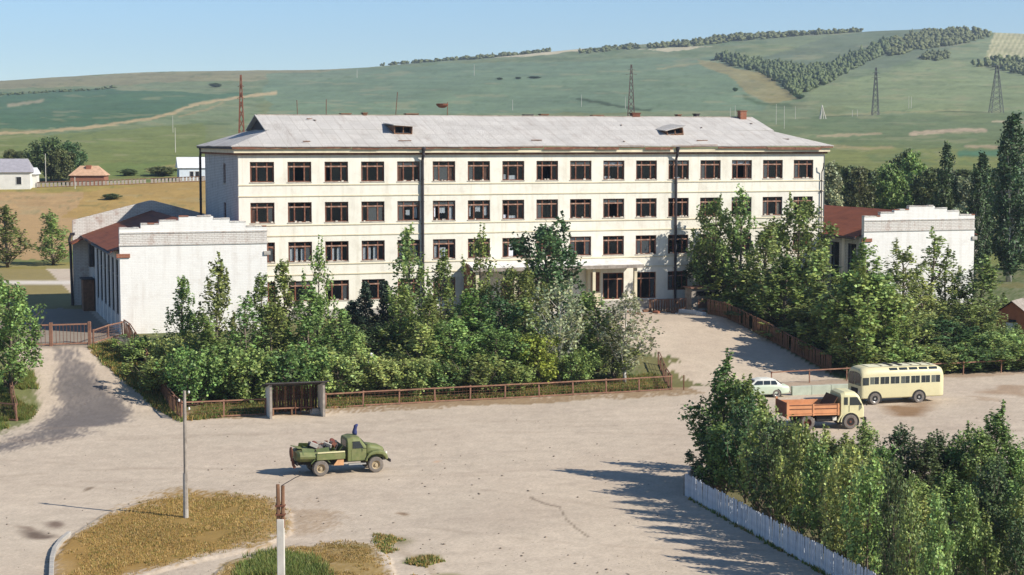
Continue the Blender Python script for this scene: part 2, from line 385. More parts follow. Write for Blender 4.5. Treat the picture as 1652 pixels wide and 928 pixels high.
# ------------------------------------------------------------------ ground and hills
ISLAND = [(88, 940), (88, 905), (120, 862), (170, 830), (240, 808), (310, 797), (380, 797), (450, 806), (470, 830), (470, 862), (420, 886), (350, 900), (260, 922), (200, 945)]
ISLAND2 = [(330, 940), (370, 908), (430, 890), (480, 880), (560, 874), (600, 880), (630, 905), (640, 940)]
LANE = [(75, 560), (128, 560), (148, 585), (164, 610), (188, 638), (214, 662), (190, 680), (140, 692), (75, 712), (0, 734), (-60, 744), (-60, 722), (15, 712), (70, 692), (92, 662), (94, 628), (84, 590)]
VERGE = [(140, 560), (185, 548), (285, 640), (290, 684), (265, 668), (210, 625), (165, 590)]
def ground_sheet():
    ysr = np.concatenate([np.array([15, 25, 35, 45]), CH * F / (np.arange(1030, 470, -2.0) - HY)])
    ysr = ysr[ysr < 232]
    far = np.exp(np.linspace(math.log(232), math.log(2080), 330)); ysr = np.concatenate([ysr, far, [2200, 2500, 3000, 4000]])
    t = np.concatenate([np.linspace(-1, -0.5, 30)[:-1], np.linspace(-0.5, 0.5, 560), np.linspace(0.5, 1, 30)[1:]])
    hw = np.maximum(70.0, 0.66 * ysr)
    X = t[None, :] * hw[:, None]; Y = np.repeat(ysr[:, None], len(t), 1)
    Z = hgt(X, Y)
    px, py = proj(X, np.maximum(Y, 5), Z); u, v = w2uv(X, Y)
    # soil relief of the grassed island
    isl = (inpoly(px, py, ISLAND) | inpoly(px, py, ISLAND2)).astype(float)
    Z = Z + isl * 0.10
    C = np.zeros(X.shape + (3,)); C[:] = srgb(184, 168, 147)
    j1 = (fbm(X / 3.0, Y / 3.0, 11) - 0.5); j2 = (fbm(X / 3.0, Y / 3.0, 12) - 0.5)
    big = fbm(X / 22, Y / 30, 21); mid = fbm(X / 6, Y / 8, 22); fine = rng.random(X.shape)
    def mixc(mask, col):
        m = np.clip(mask, 0, 1)[..., None]; C[:] = C * (1 - m) + np.array(col) * m
    qx, qy = px + j1 * 40, py + j2 * 26
    def soft(poly, rx, ry, jx=40, jy=26):
        r = np.random.default_rng(3); m = 0.0
        for k in range(9):
            a = k * 2.4; q = math.sqrt((k + .5) / 9)
            m = m + inpoly(px + j1 * jx + math.cos(a) * rx * q, py + j2 * jy + math.sin(a) * ry * q, poly) / 9.0
        return m
    def worn(m, lo=.25): return np.clip(m * 3.5, 0, 1) * sstep((m - lo - (mid - .5) * 1.1 - (fine - .5) * .35) / .5 + .25)
    mixc(sstep((mid - 0.48) / 0.2) * 0.25, srgb(168, 150, 131)); mixc(sstep((0.46 - big) / 0.2) * 0.2, srgb(198, 184, 163))
    # tyre-worn streaks across the square
    str_ = fbm((X * ct + Y * st) / 9, (-X * st + Y * ct) / 0.8, 31); mixc(sstep((str_ - 0.52) / 0.15) * 0.16, srgb(160, 143, 126))
    grove = ((v > -34.2) & (v < 4) & (u > -13.6) & (u < 30.6 + j1 * 6 + (fine - .5) * 1.6)) | ((v > -34.6) & (v < 60) & (u > 43.8)) | ((v > 0.2) & (v < 30) & (u > -2) & (u < 64))
    mixc(grove * (0.75 + 0.25 * fine), srgb(74, 88, 44)); mixc(grove * sstep((mid - 0.52) / 0.12) * 0.7, srgb(112, 104, 66))
    strip = (v > -38.4 + j1 * 2.5) & (v <= -34.2) & (((u > -13.8) & (u < 29)) )
    mixc(strip * sstep((mid - 0.25 - (fine - .5) * .3) / 0.3) * 0.85, srgb(140, 116, 84))
    strip2 = (v > -36.5 + j1 * 2.0) & (v <= -34.4) & (u > 32)
    mixc(strip2 * 0.6, srgb(150, 126, 104))
    lg = soft([(-700, 700), (-20, 712), (40, 694), (64, 668), (66, 630), (52, 590), (20, 575), (-700, 575)], 16, 10); mixc(worn(lg, .45) * 0.9, srgb(98, 104, 56))
    yard = (v > -14) & (v < 110) & (u < -15) & (Y < 238); mixc(yard * 0.75, srgb(122, 112, 98)); mixc((yard & (v > 20 + j1 * 12)) * .9, srgb(136, 122, 74))
    mixc(nearline(px, py, [(112, 456), (0, 456), (-200, 455)], 3) * (Y < 260), srgb(200, 190, 175))
    ln = soft(LANE, 22, 12); mixc(worn(ln, .3) * .8, srgb(112, 104, 99)); mixc(worn(ln, .65) * .6, srgb(88, 84, 83))
    mixc(worn(soft(VERGE, 14, 8), .4) * 0.9, srgb(98, 94, 54))
    mi_ = soft(ISLAND, 26, 13, 60, 30); mixc(worn(mi_, .4), srgb(146, 116, 66)); mixc(worn(mi_, .6) * sstep((big - 0.4) / 0.2) * .6, srgb(116, 106, 58)); mixc(worn(mi_, .6) * sstep((mid - 0.56) / 0.12) * .6, srgb(172, 146, 104))
    mixc(worn(soft(ISLAND2, 22, 10, 34, 16), .55), srgb(146, 122, 76))
    mixc(worn(soft([(450, 800), (545, 812), (575, 838), (530, 868), (450, 880)], 40, 22), .55) * .8, srgb(160, 138, 112))
    # oil and water stains, cracks, tufts in the square
    for cx_, cy_, rx, ry, c_, k_ in ((1465, 659, 36, 8, (128, 96, 62), .85), (1620, 629, 40, 6, (140, 110, 80), .6), (1590, 645, 30, 3, (150, 124, 96), .5), (58, 860, 24, 8, (96, 80, 68), .9), (80, 841, 14, 5, (110, 92, 78), .9), (40, 851, 18, 3, (120, 100, 84), .7),
                              (146, 790, 8, 2.5, (110, 92, 70), .8), (653, 832, 11, 2.5, (120, 92, 62), .8), (640, 876, 22, 7, (128, 118, 84), .7), (683, 901, 24, 6, (118, 112, 66), .85), (552, 882, 30, 5, (120, 108, 60), .8), (735, 925, 24, 5, (120, 112, 70), .7), (1550, 603, 60, 3, (150, 128, 104), .5), (702, 745, 8, 2, (190, 150, 120), .6)):
        d = np.hypot((qx - cx_) / rx, (qy - cy_) / ry); mixc(np.clip(1.6 - d * 1.1, 0, 1) * k_, srgb(*c_))
    mixc(nearline(px + j1 * 10, py + j2 * 8, [(858, 802), (880, 812), (905, 820), (910, 835), (925, 850), (948, 866)], 1.3) * 0.75, srgb(110, 96, 80))
    mixc(nearline(px + j1 * 24, py + j2 * 16, [(615, 866), (640, 884), (690, 905), (720, 940)], 5) * mid * 0.6, srgb(140, 118, 90))
    rb = gp(1125, 770); rc = gp(1420, 985)
    side = (X - rb.x) * (rc.y - rb.y) - (Y - rb.y) * (rc.x - rb.x)
    mixc(((side < 0) & (Y < 106) & (Y > 20)) * (0.85), srgb(84, 84, 46))
    # ---- land beyond the school
    land = sstep((Y - 236) / 8)
    base = np.array(srgb(112, 116, 66)); C[:] = C * (1 - land[..., None]) + base * land[..., None]
    hx, hy = px + (fbm(px / 40, py / 12, 41) - 0.5) * 26, py + (fbm(px / 40, py / 12, 42) - 0.5) * 9
    def fld(poly, col, k=1.0, soft=True):
        mixc(inpoly(hx if soft else px, hy if soft else py, poly) * k * (Y > 234), srgb(*col))
    g0 = sstep((Y - 420) / 260); C[:] = C * (1 - g0[..., None]) + np.array(srgb(112, 122, 90)) * g0[..., None]
    tint = fbm(px / 90, py / 16, 51); mixc((Y > 430) * sstep((tint - 0.5) / 0.16) * 0.55, srgb(112, 116, 74)); 
    tint2 = fbm(px / 30, py / 5, 52); mixc((Y > 300) * sstep((tint2 - 0.55) / 0.12) * 0.4, srgb(76, 98, 62))
    fld([(-400, 158), (60, 148), (180, 143), (340, 150), (420, 150), (330, 162), (280, 180), (230, 194), (120, 207), (-400, 214)], (70, 98, 72), .85)
    fld([(-400, 128), (180, 120), (400, 112), (600, 112), (560, 128), (300, 132), (100, 142), (-400, 152)], (134, 126, 96), .75)
    fld([(430, 120), (700, 104), (1150, 92), (1240, 140), (1230, 178), (900, 182), (430, 188)], (104, 122, 96), .8)
    fld([(-400, 232), (150, 214), (330, 200), (345, 260), (250, 262), (130, 255), (-400, 250)], (108, 116, 66), .8)
    fld([(150, 262), (290, 262), (330, 268), (330, 282), (180, 286)], (102, 116, 62), .7)
    fld([(-400, 312), (60, 308), (138, 310), (132, 330), (110, 420), (-400, 420)], (166, 136, 96), .95)
    fld([(132, 300), (340, 290), (340, 352), (100, 352), (128, 330)], (158, 130, 78), .95)
    fld([(-400, 298), (140, 298), (230, 300), (140, 311), (-400, 312)], (146, 130, 72), .8)
    fld([(-400, 418), (120, 425), (120, 452), (-400, 452)], (132, 122, 66), .85)
    fld([(757, 95), (830, 82), (890, 73), (975, 70), (930, 82), (840, 93)], (196, 182, 150), .85)
    fld([(1030, 81), (1100, 75), (1148, 74), (1105, 82)], (190, 178, 146), .8)
    fld([(1120, 96), (1165, 102), (1225, 116), (1258, 140), (1292, 160), (1240, 168), (1205, 150), (1190, 130)], (142, 126, 82), .65)
    fld([(1300, 170), (1320, 140), (1500, 100), (1590, 95), (1652, 110), (2200, 110), (2200, 185), (1400, 178)], (120, 130, 92), .75)
    fld([(1230, 95), (1330, 60), (1480, 44), (1600, 56), (1440, 110), (1290, 120)], (96, 106, 84), .7)
    fld([(1200, 200), (1330, 186), (1652, 182), (2200, 182), (2200, 250), (1200, 236)], (92, 106, 72), .6)
    stripes = (np.sin((px - 1600 + (py - 50) * 0.55) * 0.75) * 0.5 + 0.5)
    pf = inpoly(px, py, [(1606, 49), (2200, 49), (2200, 98), (1588, 98)]); mixc(pf * (0.7 + 0.3 * stripes), srgb(150, 146, 106)); mixc(pf * stripes * 0.5, srgb(196, 186, 150))
    for ln_, w_, c_, k_ in (([(-200, 222), (60, 213), (150, 205), (240, 192), (280, 182), (305, 172), (345, 163), (445, 150)], 2.2, (172, 150, 112), .85), ([(290, 188), (330, 178), (360, 166)], 1.6, (150, 134, 98), .6), ([(15, 170), (68, 162)], 2.6, (150, 140, 112), .8),
                            ([(1470, 216), (1530, 211), (1590, 210)], 3.0, (170, 150, 124), .9), ([(1320, 220), (1420, 216)], 2, (160, 142, 112), .7), ([(1330, 186), (1430, 182), (1550, 178)], 1.5, (140, 134, 96), .6), ([(1340, 236), (1400, 240), (1440, 238)], 2.5, (150, 134, 96), .7), ([(1560, 236), (1652, 238), (1900, 240)], 2.5, (160, 140, 112), .7), ([(1550, 248), (1620, 246)], 5, (66, 104, 80), .8),
                            ([(1600, 196), (1652, 198)], 1.6, (168, 152, 124), .7), ([(930, 160), (970, 166), (1010, 174), (1050, 178)], 2.0, (62, 74, 50), .9), ([(1200, 155), (1220, 166), (1300, 172)], 2.5, (66, 82, 48), .7), ([(200, 118), (465, 107), (560, 108)], 1.2, (170, 160, 130), .5), ([(1060, 112), (1130, 102), (1180, 96)], 1.5, (146, 138, 100), .6), ([(240, 275), (285, 268), (290, 262)], 3, (160, 140, 92), .6)):
        mixc(nearline(px + (fbm(px / 9, py / 4, 61) - 0.5) * 8, py + (fbm(px / 9, py / 4, 62) - 0.5) * 5, ln_, w_) * k_ * (Y > 234), srgb(*c_))
    hs = (Y > 300) * 1.0
    st1 = fbm(px / 60, py / 2.2, 71); st2 = fbm(px / 11, py / 3.0, 72); st3 = fbm(px / 3.0, py / 1.6, 73, 2)
    C *= (1 + hs * ((st1 - .5) * .34 + (st2 - .5) * .22 + (st3 - .5) * .16 + (fine - .5) * .06))[..., None]
    mixc(hs * sstep((fbm(px / 14, py / 4.0, 74) - .68) / .08) * .35, srgb(76, 94, 62)); mixc(hs * sstep((fbm(px / 50, py / 5.0, 75) - .64) / .08) * .3, srgb(150, 142, 108))
    sq = (Y < 150) * 1.0
    for k, (yy, bend) in enumerate(((742, 26), (756, 22), (700, 14), (709, 12), (815, 60), (832, 56), (690, -10))):
        tl = [(x_, yy + bend * math.sin(x_ / 420.0 + k)) for x_ in range(-60, 1720, 90)]
        mixc(sq * nearline(px, py, tl, 1.6) * .22 * sstep((fbm(px / 50, py / 20, 80 + k) - .35) / .2), srgb(140, 122, 104))
    C *= (1 + sq * ((fine - .5) * .10 + (fbm(X / .6, Y / .6, 85) - .5) * .16))[..., None]
    nr, nc = X.shape; idx = np.arange(nr * nc).reshape(nr, nc)
    V = np.stack([X, Y, Z], -1).reshape(-1, 3); Cc = C.reshape(-1, 3)
    mat = ground_mat(); split = int(np.searchsorted(ysr, 430))
    for name, a, b in (("ground", 0, split + 1), ("hills", split, nr)):
        sub = idx[a:b]; q = np.stack([sub[:-1, :-1], sub[:-1, 1:], sub[1:, 1:], sub[1:, :-1]], -1).reshape(-1, 4) - idx[a, 0]
        me = np_mesh(name, V[idx[a, 0]:idx[b - 1, -1] + 1], q, mat, Cc[idx[a, 0]:idx[b - 1, -1] + 1], True)
        tag(put(name, me), kind="structure")
ground_sheet()

# ------------------------------------------------------------------ the school
M_WALL = pm("cream_render", srgb(222, 216, 200), 0.9, 0.07, 0.35, 0.25, 3.0, dirt=srgb(168, 158, 138), dirt_amt=0.4, dscale=0.5)
M_BAND = pm("cream_trim", srgb(210, 198, 168), 0.9, 0.08, 0.6, dirt=srgb(140, 124, 100), dirt_amt=0.4)
M_WHITEB = brick_mat("whitewashed_brick", srgb(222, 219, 212), srgb(214, 210, 202), srgb(176, 162, 148), peel=0.3, bump=.35)
M_WHITEP = brick_mat("whitewashed_parapet_brick", srgb(206, 201, 192), srgb(170, 160, 150), srgb(150, 116, 100), peel=0.8, bump=0.9)
M_GREYB = brick_mat("grey_washed_brick", srgb(196, 196, 194), srgb(150, 146, 142), srgb(120, 112, 106), peel=0.6, bump=0.9)
M_REDB = brick_mat("red_brick", srgb(142, 88, 66), srgb(150, 120, 100), srgb(110, 62, 46), peel=0.5)
M_SLATE = roof_mat("grey_slate_sheet", srgb(206, 201, 192), srgb(174, 167, 158), srgb(140, 122, 108), rust_lo=0.53, rust_amt=0.5)
M_RUST = roof_mat("rusted_sheet_roof", srgb(142, 82, 54), srgb(112, 62, 42), srgb(90, 54, 40), rust_lo=0.5, rust_amt=0.6, wave=3.0)
M_EAVE = pm("brown_eave_paint", srgb(116, 76, 58), 0.8, 0.35, 2.5, dirt=srgb(180, 150, 120), dirt_amt=0.5, dscale=1.5)
M_FRAME = pm("brown_window_paint", srgb(112, 70, 52), 0.7, 0.25, 3.0, dirt=srgb(170, 130, 100), dirt_amt=0.5, dscale=2.0)
M_TRANS = pm('worn_transom_paint', srgb(150, 112, 92), 0.8, 0.3, 3.0, dirt=srgb(204, 186, 168), dirt_amt=0.7, dscale=1.5)
M_GLASS = glass_mat("window_glass", (.93, .95, .95), .84)
M_GLASS2 = glass_mat("dusty_window_glass", (0.7, 0.74, 0.74), 0.5, (0.10, 0.11, 0.115))
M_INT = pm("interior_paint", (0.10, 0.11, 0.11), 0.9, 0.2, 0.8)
M_CURT = pm("white_curtain_cloth", srgb(228, 229, 232), 0.9, 0.1, 4.0)
M_SILL = pm("sill_mortar", srgb(196, 186, 170), 0.9, 0.3, 4.0, dirt=srgb(120, 100, 84), dirt_amt=0.5, dscale=3)
M_PIPE = pm("dark_drainpipe_metal", srgb(58, 52, 54), 0.6, 0.25, 2.0)
M_WOODG = pm("grey_weathered_wood", srgb(150, 140, 128), 0.9, 0.3, 3.0, dirt=srgb(96, 84, 72), dirt_amt=0.6, dscale=2)
M_WOODB = pm("brown_weathered_wood", srgb(120, 88, 66), 0.9, 0.3, 3.0, dirt=srgb(80, 58, 44), dirt_amt=0.6, dscale=2)
M_WOODR = pm("rust_red_wood", srgb(134, 98, 79), 0.85, 0.3, 3.0, dirt=srgb(176, 136, 104), dirt_amt=0.55, dscale=2)
M_DARK = pm("dark_void", (0.02, 0.02, 0.022), 0.95, 0.2)
M_CONC = pm("grey_concrete", srgb(168, 162, 152), 0.9, 0.18, 1.5, 0.3, 10, dirt=srgb(120, 112, 102), dirt_amt=0.5)
M_BITUM = pm("dark_felt_and_gable_shade", srgb(70, 66, 66), 0.85, 0.3, 2.0)
M_WHITE = pm("white_paint", srgb(215, 212, 204), 0.7, 0.12, 1.5, dirt=srgb(150, 136, 118), dirt_amt=0.5)
M_RUSTM = pm("rusty_iron", srgb(112, 70, 52), 0.85, 0.35, 3.0, dirt=srgb(72, 44, 34), dirt_amt=0.7, dscale=2)

def wall_streaks(m, col, amt, lo=.5):
    t = m.node_tree; L = t.links.new; b = t.nodes["Principled BSDF"]; src = b.inputs["Base Color"].links[0].from_socket
    tc = N(t, "ShaderNodeTexCoord"); mp = N(t, "ShaderNodeMapping"); mp.inputs["Scale"].default_value = (1.6, 1.6, .16); L(tc.outputs["Object"], mp.inputs[0])
    n = N(t, "ShaderNodeTexNoise"); n.inputs["Scale"].default_value = 1.0; n.inputs["Detail"].default_value = 8; n.inputs["Roughness"].default_value = .65; L(mp.outputs[0], n.inputs["Vector"])
    r = N(t, "ShaderNodeMapRange"); r.inputs[1].default_value = lo; r.inputs[2].default_value = lo + .22; r.inputs[4].default_value = amt; L(n.outputs["Fac"], r.inputs[0])
    x = N(t, "ShaderNodeMix", data_type='RGBA'); L(r.outputs[0], x.inputs[0]); L(src, x.inputs[6]); x.inputs[7].default_value = rgb(col); L(x.outputs[2], b.inputs["Base Color"])
wall_streaks(M_WALL, srgb(178, 166, 142), .45); wall_streaks(M_WHITEB, srgb(186, 176, 164), .4); wall_streaks(M_WHITEP, srgb(150, 132, 118), .5); wall_streaks(M_GREYB, srgb(140, 134, 128), .5)
S = 3.646
UL = 2.29                                     # first window axis from the left corner
LX = 63.03; DEP = 20.0; HW = 16.35            # length, depth, wall height of the main block
x0, y0 = uv2w(-UL, 0)
school = empty("school_building", (x0, y0, ZB), TH)
tag(school, "long four storey cream school with rows of brown windows and grey hipped roof", "school")
ROWS = [(13.37, 15.32), (9.46, 11.41), (5.62, 7.57), (1.78, 3.75)]      # sill and head of each storey, top one first
WW = 2.34
holes = []; wins = []
for c in range(17):
    for r, (a, b) in enumerate(ROWS):
        if r == 3 and 6 <= c <= 9: continue
        u = UL + c * S; aa = a
        if r == 3 and c >= 10: aa = 1.0 if c <= 11 else a
        holes.append((u - WW / 2, u + WW / 2, aa, b)); wins.append((c, r, u, aa, b))
DOORS = [(UL + 7 * S - 1.3, UL + 7 * S + 1.3, 0.25, 3.4), (UL + 8 * S - 1.3, UL + 8 * S + 1.3, 0.25, 3.4)]
side_holes = [(7.2, 8.6, 13.1, 15.1), (7.2, 8.6, 9.0, 11.2), (7.2, 8.6, 4.8, 7.0)]
def wall_part(name, mb, mat): return mb.build(name, mat, school)
wall_part("front_wall", MB().facade((0, 0, 0), (1, 0, 0), (0, 1, 0), holes + DOORS, 0, LX, -0.4, HW, 0.42), M_WALL)
wall_part("end_wall", MB().facade((0, 0.42, 0), (0, 1, 0), (1, 0, 0), [(a - 0.42, b - 0.42, c, d) for a, b, c, d in side_holes], 0, DEP - 0.42, -0.4, HW, 0.42), M_GREYB)
wall_part("end_wall", MB().facade((LX, 0.42, 0), (0, 1, 0), (-1, 0, 0), [], 0, DEP - 0.42, -0.4, HW, 0.42), M_GREYB)
wall_part("back_wall", MB().box(0.42, LX - 0.42, DEP - 0.4, DEP, -0.4, HW), M_GREYB)
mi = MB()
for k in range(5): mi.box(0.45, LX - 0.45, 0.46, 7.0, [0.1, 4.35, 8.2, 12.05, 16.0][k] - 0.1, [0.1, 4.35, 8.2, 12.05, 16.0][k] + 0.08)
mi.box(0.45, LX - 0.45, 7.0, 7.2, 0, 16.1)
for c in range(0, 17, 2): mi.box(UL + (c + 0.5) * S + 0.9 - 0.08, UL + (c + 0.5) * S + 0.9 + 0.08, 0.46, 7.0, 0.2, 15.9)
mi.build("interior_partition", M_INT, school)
# windows: timber frame, four panes, sill, now and then curtains or papers
pane_cache = {}
def pane_mesh(w, h, m):
    k = (round(w, 3), round(h, 3), m.name)
    if k not in pane_cache: pane_cache[k] = MB().box(-w / 2, w / 2, -0.006, 0.006, -h / 2, h / 2).mesh("pane", m)
    return pane_cache[k]
frame_cache = {}
def window(parent, u, z0, z1, w, depth=0.16, n=3, face='front', curtain=None, rnd=random.Random(1), mat=M_FRAME, transom=0.24, sill=True):
    h = z1 - z0; key = (round(w, 3), round(h, 3), n, mat.name, transom)
    tz = h * (1 - transom)
    xs = [0.045] + [w * q for q in ((0.29, 0.71) if n == 3 else ((0.5,) if n == 2 else ()))] + [w - 0.045]
    if key not in frame_cache:
        m = MB(); b = 0.09
        m.box(0, b, 0, 0.1, 0, h).box(w - b, w, 0, 0.1, 0, h).box(b, w - b, 0.002, 0.1, 0, b).box(b, w - b, 0.002, 0.1, h - b, h)
        for q in xs[1:-1]: m.box(q - 0.05, q + 0.05, -0.012, 0.09, b, h - b)
        if n == 3:
            for a_, b_ in ((xs[0] + 0.04, xs[1]), (xs[2], xs[3] - 0.04)): m.box(a_ + 0.03, a_ + 0.085, 0.01, 0.07, b, tz).box(b_ - 0.085, b_ - 0.03, 0.01, 0.07, b, tz)
        frame_cache[key] = m.mesh("window", mat)
    if face == 'front': loc, rz = (u - w / 2, depth, z0), 0.0
    else: loc, rz = (depth, u + w / 2, z0), -math.pi / 2
    o = put("window", frame_cache[key], parent, loc, (0, 0, rz))
    if transom and n == 3:
        tk = ("tr", key)
        if tk not in frame_cache: frame_cache[tk] = MB().box(0.095, w - 0.095, -0.025, 0.08, tz - 0.065, tz + 0.065).mesh("transom", M_TRANS)
        put("transom", frame_cache[tk], o)
    elif transom:
        MB().box(0.09, w - 0.09, -0.02, 0.08, tz - 0.05, tz + 0.05).build("transom", mat, o)
    def pn(a, b, c, d):
        if rnd.random() < 0.07: return
        gm = M_GLASS2 if rnd.random() < 0.22 else M_GLASS
        put("pane", pane_mesh(b - a, d - c, gm), o, ((a + b) / 2, 0.05, (c + d) / 2), (R(rnd.uniform(-1.2, 1.2)), 0, R(rnd.uniform(-1.5, 1.5))))
    for a, b in zip(xs[:-1], xs[1:]): pn(a, b, 0.05, tz if transom else h - 0.05)
    if transom: pn(xs[0], xs[-1], tz + 0.02, h - 0.05)
    if sill:
        m = MB(); m.box(-0.06, w + 0.06, -depth - 0.07, 0.02, -0.07, 0.0)
        for k in range(rnd.randint(0, 5)):
            q = rnd.uniform(0.1, w - 0.3); m.box(q, q + rnd.uniform(0.1, 0.35), -depth, -0.03, 0.0, rnd.uniform(0.03, 0.16))
        m.build("sill", M_SILL, o)
    if curtain:
        for a, b, c, d in curtain:
            m = MB(); k = 8
            for i in range(k):
                qa, qb = a + (b - a) * i / k, a + (b - a) * (i + 1) / k
                m.add([(qa, 0.16 + 0.04 * (i % 2), c), (qb, 0.16 + 0.04 * ((i + 1) % 2), c + rnd.uniform(-.06, .06)), (qb, 0.16 + 0.04 * ((i + 1) % 2), d), (qa, 0.16 + 0.04 * (i % 2), d)], [(0, 1, 2, 3)])
            m.build("curtain", M_CURT, o)
    return o
rw = random.Random(5)
CUR = {(1, 2): [(.15, .55, .05, 1.3), (.75, 1.0, .05, 1.3), (1.3, 1.65, .05, 1.25)], (2, 2): [(.6, .95, .05, 1.3), (1.25, 1.6, .05, 1.3)], (3, 2): [(.1, .5, .05, 1.3), (.7, 1.0, .05, 1.3), (1.25, 1.6, .05, 1.35)], (5, 2): [(.15, .5, .1, 1.3), (.75, 1.4, .05, 1.1)], (7, 2): [(.8, 1.25, .05, 1.3)], (0, 2): [(.3, .6, .1, 1.3)], (4, 2): [(.3, .8, .1, 1.3)],
       (4, 1): [(.95, 1.35, .55, 1.05), (1.75, 2.1, .25, 1.3)], (5, 1): [(.08, .35, .3, 1.4), (.75, 1.35, .7, 1.35), (1.7, 2.1, .1, 1.35)], (6, 1): [(.08, .4, .35, 1.35), (.9, 1.4, .8, 1.4), (1.7, 2.1, .4, 1.4)], (7, 1): [(.15, .5, .05, .45), (.8, 1.5, .05, .35)], (7, 0): [(.7, 1.5, .05, .5), (.1, .5, .1, .6)], (10, 0): [(.1, .9, .1, .35), (.1, 2.2, 1.3, 1.8)], (14, 0): [(.1, 2.2, 1.45, 1.85)], (14, 1): [(.1, 2.2, 1.45, 1.8)], (12, 0): [(.8, 1.5, .05, .2)]}
SHUT = {(0, 1), (5, 0), (6, 0), (14, 0), (15, 1), (4, 0)}
for c, r, u, a, b in wins:
    w = window(school, u, a, b, WW, rnd=rw, curtain=CUR.get((c, r)), sill=(r < 3 or c < 10))
    if (c, r) in SHUT:
        q = {0: 0.1, 5: 1.6, 6: 1.6, 14: 1.5, 15: 1.65, 4: 0.08}[c]
        MB().box(q, q + 0.5, 0.14, 0.18, 0.06, 1.4).build("inner_shutter", M_FRAME if c != 15 else M_WOODG, w)
for a, b, c, d in side_holes[:2]:
    window(school, (a + b) / 2, c, d, b - a, n=2, face='side', rnd=rw)
for a, b, c, d in DOORS:
    dr = MB().box(a, b, 0.18, 0.24, c, d - 0.5).box(a, b, 0.16, 0.26, d - 0.5, d - 0.42).box((a + b) / 2 - 0.05, (a + b) / 2 + 0.05, 0.14, 0.26, c, d - 0.5).build("entrance_door", M_WOODB, school)
    MB().box((a + b) / 2 + 0.12, (a + b) / 2 + 0.16, 0.06, 0.14, 1.2, 1.6).build("door_handle", M_PIPE, dr)
# string courses and cornice
for zc in (13.1, 12.02, 9.2, 8.18, 5.36, 4.36):
    MB().box(-0.07, LX + 0.07, -0.075, 0.0, zc - 0.05, zc + 0.05).build("string_course", M_BAND, school)
MB().box(-0.08, LX + 0.08, -0.10, -0.002, -0.4, 0.9).build("plinth", M_CONC, school)
MB().box(-0.5, LX + 0.5, -0.5, 0.0, 16.18, 16.55).box(-0.5, -0.002, 0.0, DEP + 0.5, 16.18, 16.55).box(LX + 0.002, LX + 0.5, 0.0, DEP + 0.5, 16.18, 16.55).build("cornice", M_BAND, school)
MB().box(-0.3, LX + 0.3, -0.3, -0.001, 15.98, 16.178).box(-0.3, -0.002, 0.0, DEP + 0.3, 15.98, 16.178).build("cornice_mould", M_EAVE, school)
re = random.Random(9); xx = -0.72
while xx < LX + 0.7:
    l = min(re.uniform(2.4, 3.6), LX + 0.72 - xx); dz = re.uniform(-0.03, 0.03)
    MB().box(xx + 0.01, xx + l - 0.01, -0.72, -0.66 + re.uniform(-.01, .01), 16.56 + dz, 16.82 + dz).build("eave_board", M_EAVE, school, rot=(0, R(re.uniform(-.15, .15)), 0)); xx += l
xx = -0.66
while xx < DEP + 0.7:
    l = min(3.0, DEP + 0.7 - xx)
    MB().box(-0.74, -0.68, xx + 0.01, xx + l - 0.01, 16.56, 16.84).build("eave_board", M_BITUM, school); xx += l
# roof: hipped ends with small open gables; the old sheets sag a little
ZE, ZG, ZR = 16.84, 18.45, 20.0; E = 0.8; GX = 4.0; GY = -E + (10 + E) * (ZG - ZE) / (ZR - ZE)
def rough_patch(mb, a, b, c, d, nu, nv, amp, seed, corr=1.0):
    a, b, c, d = map(Vector, (a, b, c, d)); o = len(mb.v)
    for j in range(nv + 1):
        for i in range(nu + 1):
            s_, t_ = i / nu, j / nv; p = (a * (1 - s_) + b * s_) * (1 - t_) + (d * (1 - s_) + c * s_) * t_
            k = amp * (float(fbm(np.array([p.x / 4.0]), np.array([p.y / 2.5]), seed)[0]) - 0.5) * 2
            mb.v.append((p.x, p.y + (k * 1.5 if j == 0 else 0), p.z + (k if (0 < i < nu) else 0)))
    for j in range(nv):
        for i in range(nu):
            q = o + j * (nu + 1) + i; mb.f.append((q, q + 1, q + nu + 2, q + nu + 1))
rf = MB(); L_, D_ = LX, DEP
rough_patch(rf, (-E, -E, ZE), (L_ + E, -E, ZE), (L_ - GX, GY, ZG), (GX, GY, ZG), 110, 10, 0.07, 71)
rough_patch(rf, (GX - .5, GY, ZG + .001), (L_ - GX + .5, GY, ZG + .001), (L_ - GX + .5, 10, ZR), (GX - .5, 10, ZR), 100, 9, 0.06, 72)
rough_patch(rf, (L_ + E, D_ + E, ZE), (-E, D_ + E, ZE), (GX, D_ - GY, ZG), (L_ - GX, D_ - GY, ZG), 30, 4, 0.04, 73)
rough_patch(rf, (L_ - GX + .5, D_ - GY, ZG), (GX - .5, D_ - GY, ZG), (GX - .5, 10, ZR), (L_ - GX + .5, 10, ZR), 30, 4, 0.04, 74)
rough_patch(rf, (-E, D_ + E, ZE), (-E, -E, ZE), (GX, GY, ZG), (GX, D_ - GY, ZG), 24, 6, 0.05, 75)
rough_patch(rf, (L_ + E, -E, ZE), (L_ + E, D_ + E, ZE), (L_ - GX, D_ - GY, ZG), (L_ - GX, GY, ZG), 24, 6, 0.05, 76)
roof = rf.build("roof", M_SLATE, school); md = roof.modifiers.new("sheet", 'SOLIDIFY'); md.thickness = 0.09; md.offset = -1
for sx in (GX, L_ - GX):
    MB().add([(sx, GY + .1, ZG), (sx, D_ - GY - .1, ZG), (sx, 10, ZR - .1)], [(0, 1, 2)]).build("gable_board", M_BITUM, roof)  # dark material puts the shade of the gable boards into their colour
MB().box(GX - .3, L_ - GX + .3, 9.85, 10.15, ZR - 0.06, ZR + 0.035).build("ridge_cap", M_WOODG, roof)
